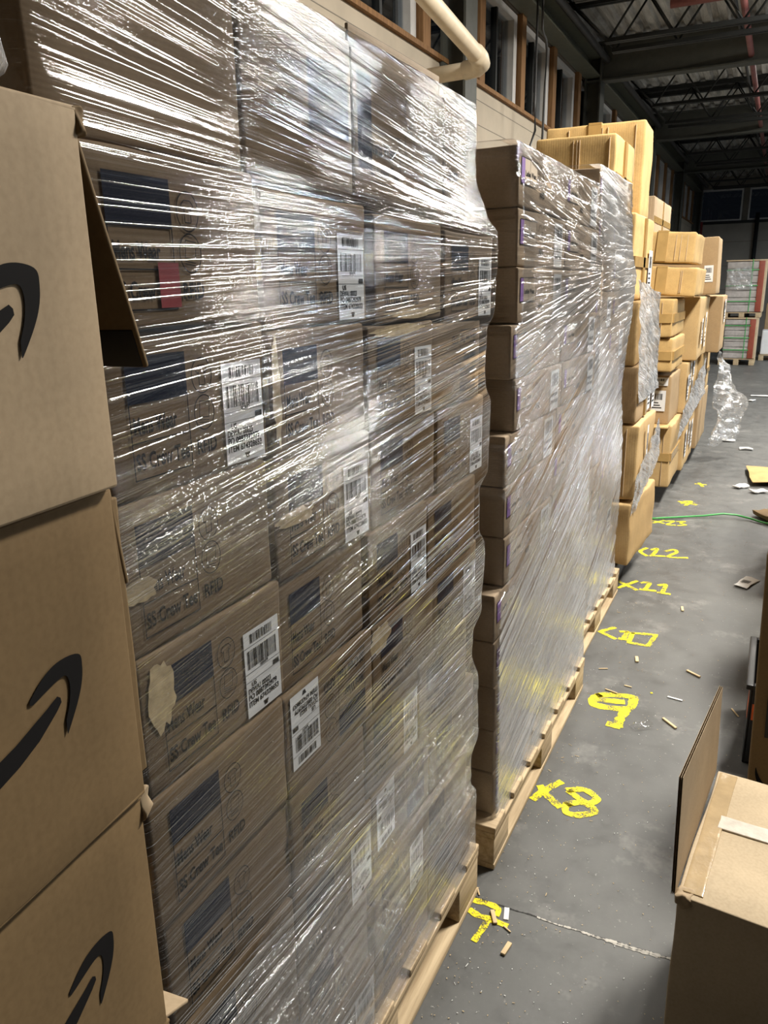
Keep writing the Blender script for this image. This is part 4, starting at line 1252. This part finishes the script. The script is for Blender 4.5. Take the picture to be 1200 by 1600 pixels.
# double-wall flap: three liners and two fluted sheets; flutes show along the raised edge
Lf = 0.262
lean = Matrix.Translation((-0.004, 0, Hr - 0.004)) @ Matrix.Rotation(math.radians(-1.5), 4, 'Y')
def sheet(n0, n1, mat, sk=0.0):
    fo.add([(n0, 0.002, 0), (n1, 0.002, 0), (n1, Lr, 0), (n0, Lr, 0), (n0, 0.004, Lf), (n1, 0.004, Lf), (n1, Lr - 0.004, Lf - 0.03), (n0, Lr - 0.004, Lf - 0.03)],
           [(0, 3, 2, 1), (4, 5, 6, 7), (0, 1, 5, 4), (1, 2, 6, 5), (2, 3, 7, 6), (3, 0, 4, 7)], mat, False, lean)
for q in (-0.0075, -0.004, -0.0005):
    sheet(q, q + 0.0006, KRAFT_SHIP2)
for q in (-0.0069, -0.0034):
    ns_ = 300; vs = []; fs = []
    for i in range(ns_ + 1):
        y = 0.004 + (Lr - 0.008) * i / ns_
        xx = q + 0.0014 + 0.0014 * math.sin(i * 2 * PI / 5.0)
        zt = Lf - 0.03 * (i / ns_) - 0.0008
        vs += [(xx, y, 0.0), (xx, y, zt)]
    for i in range(ns_):
        fs.append((2 * i, 2 * i + 2, 2 * i + 3, 2 * i + 1))
    fo.add(vs, fs, KRAFT_SHIP, True, lean)
fo.build('raised_flap', RB)
cr = MB(); cr.rbox(-0.004, 0.03, -0.006, 0.03, Hr - 0.02, Hr + 0.004, KRAFT_SHIP2, 0.006, 4, 0.006, 70, 11); cr.build('crumpled_corner', RB)

# second box at the right edge, with a black tote beside it
tb = empty('black_tote', (0.07, 2.68, 0), 'black plastic tote with an orange sticker behind the raised-flap carton', 'tote')
iv = Matrix.Translation(-Vector(tb.location))
m_ = MB()
for (a0, a1, b0, b1) in ((0.050, 0.058, 2.66, 3.05), (0.058, 0.35, 2.66, 2.668), (0.058, 0.35, 3.042, 3.05), (0.342, 0.35, 2.668, 3.042)):
    m_.rbox(a0, a1, b0, b1, 0.002, 0.285, BLACK_PLASTIC, 0.003, 3)
m_.rbox(0.05, 0.35, 2.66, 3.05, 0.002, 0.012, BLACK_PLASTIC, 0.003, 3)
c = m_.build('tub'); c.parent = tb; c.matrix_parent_inverse = iv
m_ = MB()
for (a0, a1, b0, b1) in ((0.036, 0.06, 2.645, 3.065), (0.06, 0.34, 2.645, 2.67), (0.06, 0.34, 3.04, 3.065), (0.34, 0.364, 2.645, 3.065)):
    m_.rbox(a0, a1, b0, b1, 0.286, 0.305, BLACK_PLASTIC, 0.004, 3)
c = m_.build('rim'); c.parent = tb; c.matrix_parent_inverse = iv
c = MB().box(0.0485, 0.0497, 2.665, 2.76, 0.17, 0.23, ORANGE).build('orange_sticker'); c.parent = tb; c.matrix_parent_inverse = iv
c = MB().box(0.062, 0.15, 2.6585, 2.6595, 0.17, 0.23, ORANGE).build('orange_sticker'); c.parent = tb; c.matrix_parent_inverse = iv

e2 = MB()
e2.rbox(0, 0.42, 0, 0.27, 0, 0.87, KRAFT_SHIP, 0.008, 7, 0.003, 5, 320)
M = face_ny(0, 0, 0, 0.004)
def smile(mb, M, cx, cy, r, t, a0, a1, n=16):
    for i in range(n):
        p = a0 + (a1 - a0) * i / n; q = a0 + (a1 - a0) * (i + 1) / n
        w0 = t * math.sin(PI * (i + 0.4) / (n + 0.8)); w1 = t * math.sin(PI * (i + 1.4) / (n + 0.8))
        mb.poly(M, [(cx + (r + w0) * math.cos(p), cy + (r + w0) * math.sin(p)), (cx + (r + w1) * math.cos(q), cy + (r + w1) * math.sin(q)), (cx + (r - w1) * math.cos(q), cy + (r - w1) * math.sin(q)), (cx + (r - w0) * math.cos(p), cy + (r - w0) * math.sin(p))], INK)
smile(e2, M, 0.13, 0.20, 0.11, 0.012, PI * 1.02, PI * 1.75)
E2 = tag(e2.build('shipping_box', None, (0.070, 2.33, 0.001), -0.03), 'tall kraft shipping box with black tape at the right picture edge', 'box', None)
E2.rotation_euler = (0, -0.03, -0.03)
t = MB(); t.box(0.035, 0.075, -0.0055, -0.004, 0.30, 0.68, BLACK_TAPE)
for q in range(5):
    for r_ in range(4):
        t.rect(face_ny(0.042, -0.0055, 0.32 + 0.07 * q, 0.0006), 0.004, 0.022 - 0.004 * (r_ % 2), 0.011 * r_, 0.011 * r_ + 0.006, CREAM)
t.build('black_tape', E2)

big_box(0.155, 0.60, 3.27, 3.62, 0.0, 1.12, 'tall brown box standing past the frame on the right, shading the floor', KRAFT_BROWN, 331, 0.004, None, group='boxes along the right side of the aisle')
big_box(0.165, 0.62, 4.25, 5.5, 0.0, 1.05, 'long brown box farther along the right side, shading the floor', KRAFT_BROWN, 332, 0.004, None, group='boxes along the right side of the aisle')

# ------------------------------------------------------------------ floor marks and litter
MARKS = {'X12': [[(-0.588, 4.92), (-0.615, 4.839), (-0.567, 4.768)], [(-0.555, 4.897), (-0.527, 4.937), (-0.529, 4.852), (-0.536, 4.804)], [(-0.545, 4.778), (-0.468, 4.802)], [(-0.47, 4.901), (-0.43, 4.95), (-0.408, 4.904), (-0.445, 4.798), (-0.34, 4.822)]],
 'X11': [[(-0.645, 4.264), (-0.535, 4.167)], [(-0.553, 4.305), (-0.627, 4.162)], [(-0.524, 4.287), (-0.485, 4.304), (-0.492, 4.186)], [(-0.514, 4.183), (-0.441, 4.191)], [(-0.432, 4.283), (-0.4, 4.305), (-0.402, 4.173)], [(-0.421, 4.171), (-0.365, 4.172)]],
 'X10': [[(-0.553, 3.619), (-0.607, 3.545), (-0.528, 3.494)], [(-0.516, 3.585), (-0.487, 3.598), (-0.492, 3.502)], [(-0.507, 3.503), (-0.467, 3.505)], [(-0.463, 3.59), (-0.359, 3.614), (-0.374, 3.477), (-0.461, 3.477), (-0.463, 3.59)]],
 '9': [[(-0.489, 2.927), (-0.375, 2.968), (-0.356, 2.933), (-0.37, 2.863), (-0.49, 2.846), (-0.489, 2.927)], [(-0.478, 2.893), (-0.395, 2.911)], [(-0.367, 2.868), (-0.38, 2.782), (-0.378, 2.725)], [(-0.378, 2.722), (-0.41, 2.724)]],
 'X8': [[(-0.489, 2.288), (-0.525, 2.226), (-0.547, 2.165)], [(-0.543, 2.237), (-0.511, 2.2), (-0.462, 2.161)], [(-0.454, 2.256), (-0.407, 2.28), (-0.362, 2.25), (-0.386, 2.214), (-0.449, 2.25)], [(-0.439, 2.183), (-0.392, 2.209), (-0.355, 2.182), (-0.398, 2.142), (-0.436, 2.142), (-0.439, 2.183)]],
 'X13': [[(-0.638, 5.558), (-0.559, 5.515)], [(-0.568, 5.587), (-0.63, 5.497)], [(-0.552, 5.576), (-0.503, 5.597), (-0.535, 5.492), (-0.485, 5.501)], [(-0.481, 5.594), (-0.433, 5.615), (-0.456, 5.564), (-0.417, 5.535), (-0.464, 5.499)]],
 'X14': [[(-0.527, 6.16), (-0.404, 6.108)], [(-0.489, 6.176), (-0.444, 6.194), (-0.47, 6.061)], [(-0.506, 6.113), (-0.415, 6.144)]],
 'X15': [[(-0.465, 6.789), (-0.388, 6.787)], [(-0.443, 6.831), (-0.406, 6.716)]],
 'X7': [[(-0.574, 1.669), (-0.527, 1.673), (-0.503, 1.665), (-0.502, 1.647)], [(-0.57, 1.631), (-0.546, 1.623), (-0.515, 1.624), (-0.468, 1.621)], [(-0.515, 1.624), (-0.52, 1.584), (-0.526, 1.542)]]}
MW = {'X7': 0.009, 'X8': 0.013, '9': 0.018, 'X10': 0.011, 'X11': 0.012, 'X12': 0.012, 'X13': 0.010, 'X14': 0.014, 'X15': 0.013}
ML = {'X7': 'worn yellow painted mark beside the floor joint, nearest the camera', 'X8': 'yellow painted X8 on the floor by the second stack', '9': 'heavy yellow painted 9 on the floor', 'X10': 'yellow painted X10 on the floor by the third stack',
      'X11': 'yellow painted X11 on the grey floor', 'X12': 'yellow painted X12 on the floor beside the fourth stack', 'X13': 'yellow painted X13 on the floor under the green strap', 'X14': 'blurred yellow mark on the floor beyond the green strap', 'X15': 'farthest small yellow mark in the fifth stack shadow'}
for k, strokes in MARKS.items():
    mb = MB(); hw = MW[k]; zz = 0.0012
    for st in strokes:
        P = []
        cl = len(st) > 3 and st[0] == st[-1]
        for q in range(len(st) - 1):
            a, b = Vector(st[q]), Vector(st[q + 1])
            if k == 'X10':
                P += [a + (b - a) * i / 8 for i in range(8)]; continue
            a0 = Vector(st[q - 1]) if q > 0 else (Vector(st[-2]) if cl else a)
            b1 = Vector(st[q + 2]) if q + 2 < len(st) else (Vector(st[1]) if cl else b)
            for i in range(8):
                t = i / 8
                P.append(0.5 * ((2 * a) + (b - a0) * t + (2 * a0 - 5 * a + 4 * b - b1) * t * t + (3 * a - a0 - 3 * b + b1) * t ** 3))
        P.append(Vector(st[-1]))
        vs = []; fs = []
        for i, p in enumerate(P):
            d = (P[min(i + 1, len(P) - 1)] - P[max(i - 1, 0)]).normalized()
            n_ = Vector((-d.y, d.x)) * hw * (1 + 0.35 * mnoise.noise(Vector((p.x * 60, p.y * 60, 2))))
            e = d * (hw * 0.6 if i == len(P) - 1 else (-hw * 0.6 if i == 0 else 0))
            vs += [(p.x + e.x + n_.x, p.y + e.y + n_.y, zz), (p.x + e.x - n_.x, p.y + e.y - n_.y, zz)]
        for i in range(len(P) - 1):
            fs.append((2 * i, 2 * i + 1, 2 * i + 3, 2 * i + 2))
        zz += 0.0002
        mb.add(vs, fs, YELLOW)
    tag(mb.build('floor_number'), ML[k], 'floor mark', 'yellow slot numbers painted on the floor')

# floor joint with crumbling filler
mb = MB(); rr = random.Random(9)
def ribbon(pts, w0, mat, z, jit):
    vs = []; fs = []
    for i, (x, y) in enumerate(pts):
        w_ = w0 * rr.uniform(1 - jit, 1 + jit)
        vs += [(x, y + w_, z), (x, y - w_, z)]
    for i in range(len(pts) - 1):
        fs.append((2 * i, 2 * i + 1, 2 * i + 3, 2 * i + 2))
    mb.add(vs, fs, mat)
pt = [(-0.62 + 0.0035 * i, 1.682 + 0.005 * mnoise.noise(Vector((i * 0.06, 0, 0))) + 0.002 * mnoise.noise(Vector((i * 0.4, 3, 0))) + max(0, i - 88) * 0.00015) for i in range(200)]
ribbon(pt[:190], 0.0018, CRACKD, 0.0011, 0.6)
ribbon(pt[62:104], 0.0022, CRACK, 0.0013, 0.9)
ribbon([(x, y - 0.002) for x, y in pt[96:]], 0.0030, CRACK, 0.0014, 0.9)
ribbon([(x, y - 0.008) for x, y in pt[118:150]], 0.0024, CRACK, 0.0012, 0.98)
structure(mb.build('trim_%d' % (tn + 1)))

def chip(a, b, w_, label, mat=CHIP, h=0.006, name='wood_chip', cat='wood chip', group='wood bits on the floor'):
    a = Vector(a); b = Vector(b); c = (a + b) / 2; L = (b - a).length; an = math.atan2(b.y - a.y, b.x - a.x) - PI / 2
    o = MB().rbox(-w_ / 2, w_ / 2, -L / 2, L / 2, 0, h, mat, min(0.001, h * 0.3), 2).build(name, None, (c.x, c.y, 0.0016), an)
    return tag(o, label, cat, group)
chip((-0.516, 1.652), (-0.494, 1.612), 0.011, 'tan wood chip lying on the nearest worn yellow mark')
chip((-0.441, 1.568), (-0.447, 1.526), 0.012, 'tan wood chip alone on the floor nearest the camera')
chip((-0.484, 1.680), (-0.474, 1.639), 0.013, 'small white paper scrap beside the floor joint', PAPER, 0.001, 'paper_scrap', 'paper', None)
chip((-0.473, 1.615), (-0.450, 1.603), 0.004, 'thin splinter at the end of the nearest worn yellow mark', CHIP, 0.003, 'splinter')
chip((-0.284, 4.01), (-0.275, 3.955), 0.012, 'wood chip between the X10 and X11 marks')
chip((-0.405, 3.335), (-0.395, 3.285), 0.014, 'wood chip between the 9 and X10 marks')
chip((-0.535, 3.155), (-0.50, 3.172), 0.005, 'splinter left of the chip above the painted 9', CHIP, 0.003, 'splinter')
chip((-0.19, 3.29), (-0.133, 3.25), 0.010, 'long wood chip right of the painted 9')
chip((-0.41, 3.05), (-0.38, 3.046), 0.006, 'tiny pale splinter just beyond the painted 9', CHIP, 0.003, 'splinter')
chip((-0.237, 3.025), (-0.180, 3.016), 0.009, 'white plastic strip on the floor right of the 9', PAPER, 0.003, 'plastic_strip', 'litter', None)
chip((-0.232, 2.845), (-0.178, 2.79), 0.010, 'wood chip right of the tail of the 9')
chip((0.0, 3.03), (0.028, 2.975), 0.006, 'splinter near the black tote', CHIP, 0.003, 'splinter')
chip((-0.475, 2.985), (-0.425, 2.970), 0.006, 'splinter lying along the top of the 9', CHIP, 0.004, 'splinter')
chip((-0.303, 3.03), (-0.295, 3.034), 0.010, 'round yellow paint spot right of the 9', YELLOW, 0.0008, 'paint_spot', 'floor mark', None)
chip((-0.58, 1.715), (-0.565, 1.69), 0.004, 'splinter by the corner of the nearest pallet', CHIP, 0.003, 'splinter')
o = MB().rbox(-0.035, 0.035, -0.013, 0.013, 0, 0.02, FILM_C, 0.006, 6, 0.012, 60, 4).build('plastic_scrap', None, (-0.294, 2.743, 0.008), 0.6)
set_uv(o.data, {'streak': [(v.co.x, v.co.y) for v in o.data.vertices], 'cross': [(v.co.y, v.co.x) for v in o.data.vertices]})
tag(o, 'crumpled clear plastic scrap below the painted 9', 'litter')
pl = MB(); pl.rbox(-0.04, 0.04, -0.09, 0.09, 0, 0.004, PAPER, 0.001, 6, 0.008, 14, 6)
pl.barcode(Matrix.Translation((0, -0.03, 0.009)), -0.025, 0.02, 0, 0.05, INK, 4)
tag(pl.build('shipping_label', None, (0.0, 4.5, 0.006), -0.35), 'white shipping label peeling on the floor near the right boxes', 'paper')
fd = [((-0.146, 8.438), 'white scrap on the floor beside the hanging film, nearer'), ((-0.326, 8.84), 'dark-edged scrap under the hanging film'), ((0.01, 6.668), 'white crumpled scrap by the beige cardboard'), ((-0.124, 6.791), 'small white scrap left of the beige cardboard'), ((-0.198, 12.099), 'white scrap far down the aisle'), ((-0.10, 12.63), 'long white film strip across the far aisle')]
for i, ((x, y), lb) in enumerate(fd):
    s_ = 2.2 if 'long' in lb else 1
    o = MB().rbox(-0.06 * s_, 0.06 * s_, -0.035, 0.035, 0, 0.012, PAPER, 0.004, 4, 0.012, 18, i).build('litter_scrap', None, (x, y, 0.010), 0.3 * i if s_ == 1 else 0)
    tag(o, lb, 'litter', 'scraps down the aisle')
cb = MB(); cb.rbox(-0.13, 0.22, -0.33, 0.33, 0, 0.006, KRAFT_GOLD, 0.002, 8, 0.03, 3.5, 8)
tag(cb.build('cardboard_sheet', None, (0.05, 7.2, 0.035), 0.1), 'curled beige cardboard sheet on the floor at the right edge', 'cardboard')
tag(MB().tube([(-0.66, 5.56, 0.012), (-0.60, 5.60, 0.012), (-0.52, 5.65, 0.012), (-0.32, 5.77, 0.015), (-0.20, 5.82, 0.03), (-0.114, 5.84, 0.025), (-0.02, 5.82, 0.014), (0.05, 5.76, 0.012), (0.3, 5.66, 0.012)], 0.007, GREEN, 8).build('strap'), 'green plastic strap snaking across the aisle floor', 'strap')
cw = MB(); cw.rbox(-0.09, 0.09, -0.12, 0.12, 0, 0.03, KRAFT_SHIP, 0.004, 4, 0.02, 12, 3)
tag(cw.build('cardboard_scrap', None, (0.12, 5.9, 0.016), 0.5), 'torn brown cardboard at the right end of the green strap', 'cardboard')
# dust and sawdust flecks: beyond counting
fl = MB(); rr = random.Random(12)
for i in range(1500):
    y = 1.1 + 7.5 * rr.random() ** 1.7; x = rr.uniform(-0.58, 0.35)
    if rr.random() < 0.4:
        x = -0.58 + abs(rr.gauss(0, 0.16))
    L = rr.uniform(0.001, 0.0042) * (1 if rr.random() < 0.95 else 4.0); w_ = rr.uniform(0.0008, 0.0018); a = rr.uniform(0, PI)
    M = Matrix.Translation((x, y, 0.0018)) @ Matrix.Rotation(a, 4, 'Z')
    fl.box(-L / 2, L / 2, -w_ / 2, w_ / 2, 0, 0.001, CHIP if rr.random() < 0.7 else PAPER, M)
o = fl.build('sawdust'); o['kind'] = 'stuff'; o['label'] = 'pale wood flecks scattered over the grey floor'; o['category'] = 'sawdust'

# ------------------------------------------------------------------ light: rows of high-bay lamps out of frame, plus added uplights
def lamp(x, y, z, e, sx=1.1, sy=0.45, col=(1.0, 0.97, 0.92)):
    l = bpy.data.lights.new('bay_or_added_lamp', 'AREA')
    l.shape = 'RECTANGLE'; l.size = sx; l.size_y = sy; l.energy = e; l.color = col
    o = bpy.data.objects.new('bay_or_added_lamp', l); COL.objects.link(o); o.location = (x, y, z)
    return o
WARM = (1.0, 0.95, 0.86); COOL = (0.80, 0.90, 1.0)
lamp(1.0, 4.0, 4.4, 370, 0.5, 1.2, WARM)
lamp(0.9, 8.8, 4.4, 300, 0.5, 1.1, WARM)
lamp(0.9, 14.2, 4.4, 180, 0.5, 1.1, WARM)
for (x, y, e) in ((4.6, 9.6, 150), (5.4, 15.0, 200), (7.4, 13.2, 480), (4.4, 17.5, 140), (9.8, 17.0, 200)):
    lamp(x, y, 4.35, e, 0.42, 0.3, COOL)

for (x, y) in ((0.9, 8.8), (0.9, 14.2), (4.6, 9.6), (7.4, 13.2)):      # added upward lamps that brighten the dim deck
    u = lamp(x, y, 4.0, 22, 0.4, 1.0, WARM); u.rotation_euler = (PI, 0, 0)

wd = bpy.data.worlds.new('night'); SC.world = wd; wd.use_nodes = True
bg = wd.node_tree.nodes['Background']; bg.inputs[0].default_value = (0.003, 0.0033, 0.004, 1); bg.inputs[1].default_value = 1.0

# ------------------------------------------------------------------ camera
F, YAW, PITCH, ROLL = 1221.32, 0.459026, 0.277822, -0.0176756
fwd = Vector((-math.sin(YAW) * math.cos(PITCH), math.cos(YAW) * math.cos(PITCH), -math.sin(PITCH)))
right = Vector((math.cos(YAW), math.sin(YAW), 0)); up = right.cross(fwd)
r2 = right * math.cos(ROLL) + up * math.sin(ROLL); u2 = up * math.cos(ROLL) - right * math.sin(ROLL)
cam = bpy.data.cameras.new('camera'); cam.sensor_fit = 'VERTICAL'; cam.sensor_height = 36.0; cam.lens = F * 36.0 / 1600.0
cam.clip_start = 0.02; cam.clip_end = 200
co = bpy.data.objects.new('camera', cam); COL.objects.link(co)
Mx = Matrix((r2, u2, -fwd)).transposed().to_4x4(); Mx.translation = (0, 0, 1.6)
co.matrix_world = Mx
SC.camera = co

SC.view_settings.view_transform = 'Standard'; SC.view_settings.look = 'None'; SC.view_settings.gamma = 1.0
SC.view_settings.use_curve_mapping = False
SC.view_settings.exposure = 0.40
SC.cycles.transparent_max_bounces = 24
SC.cycles.max_bounces = 8
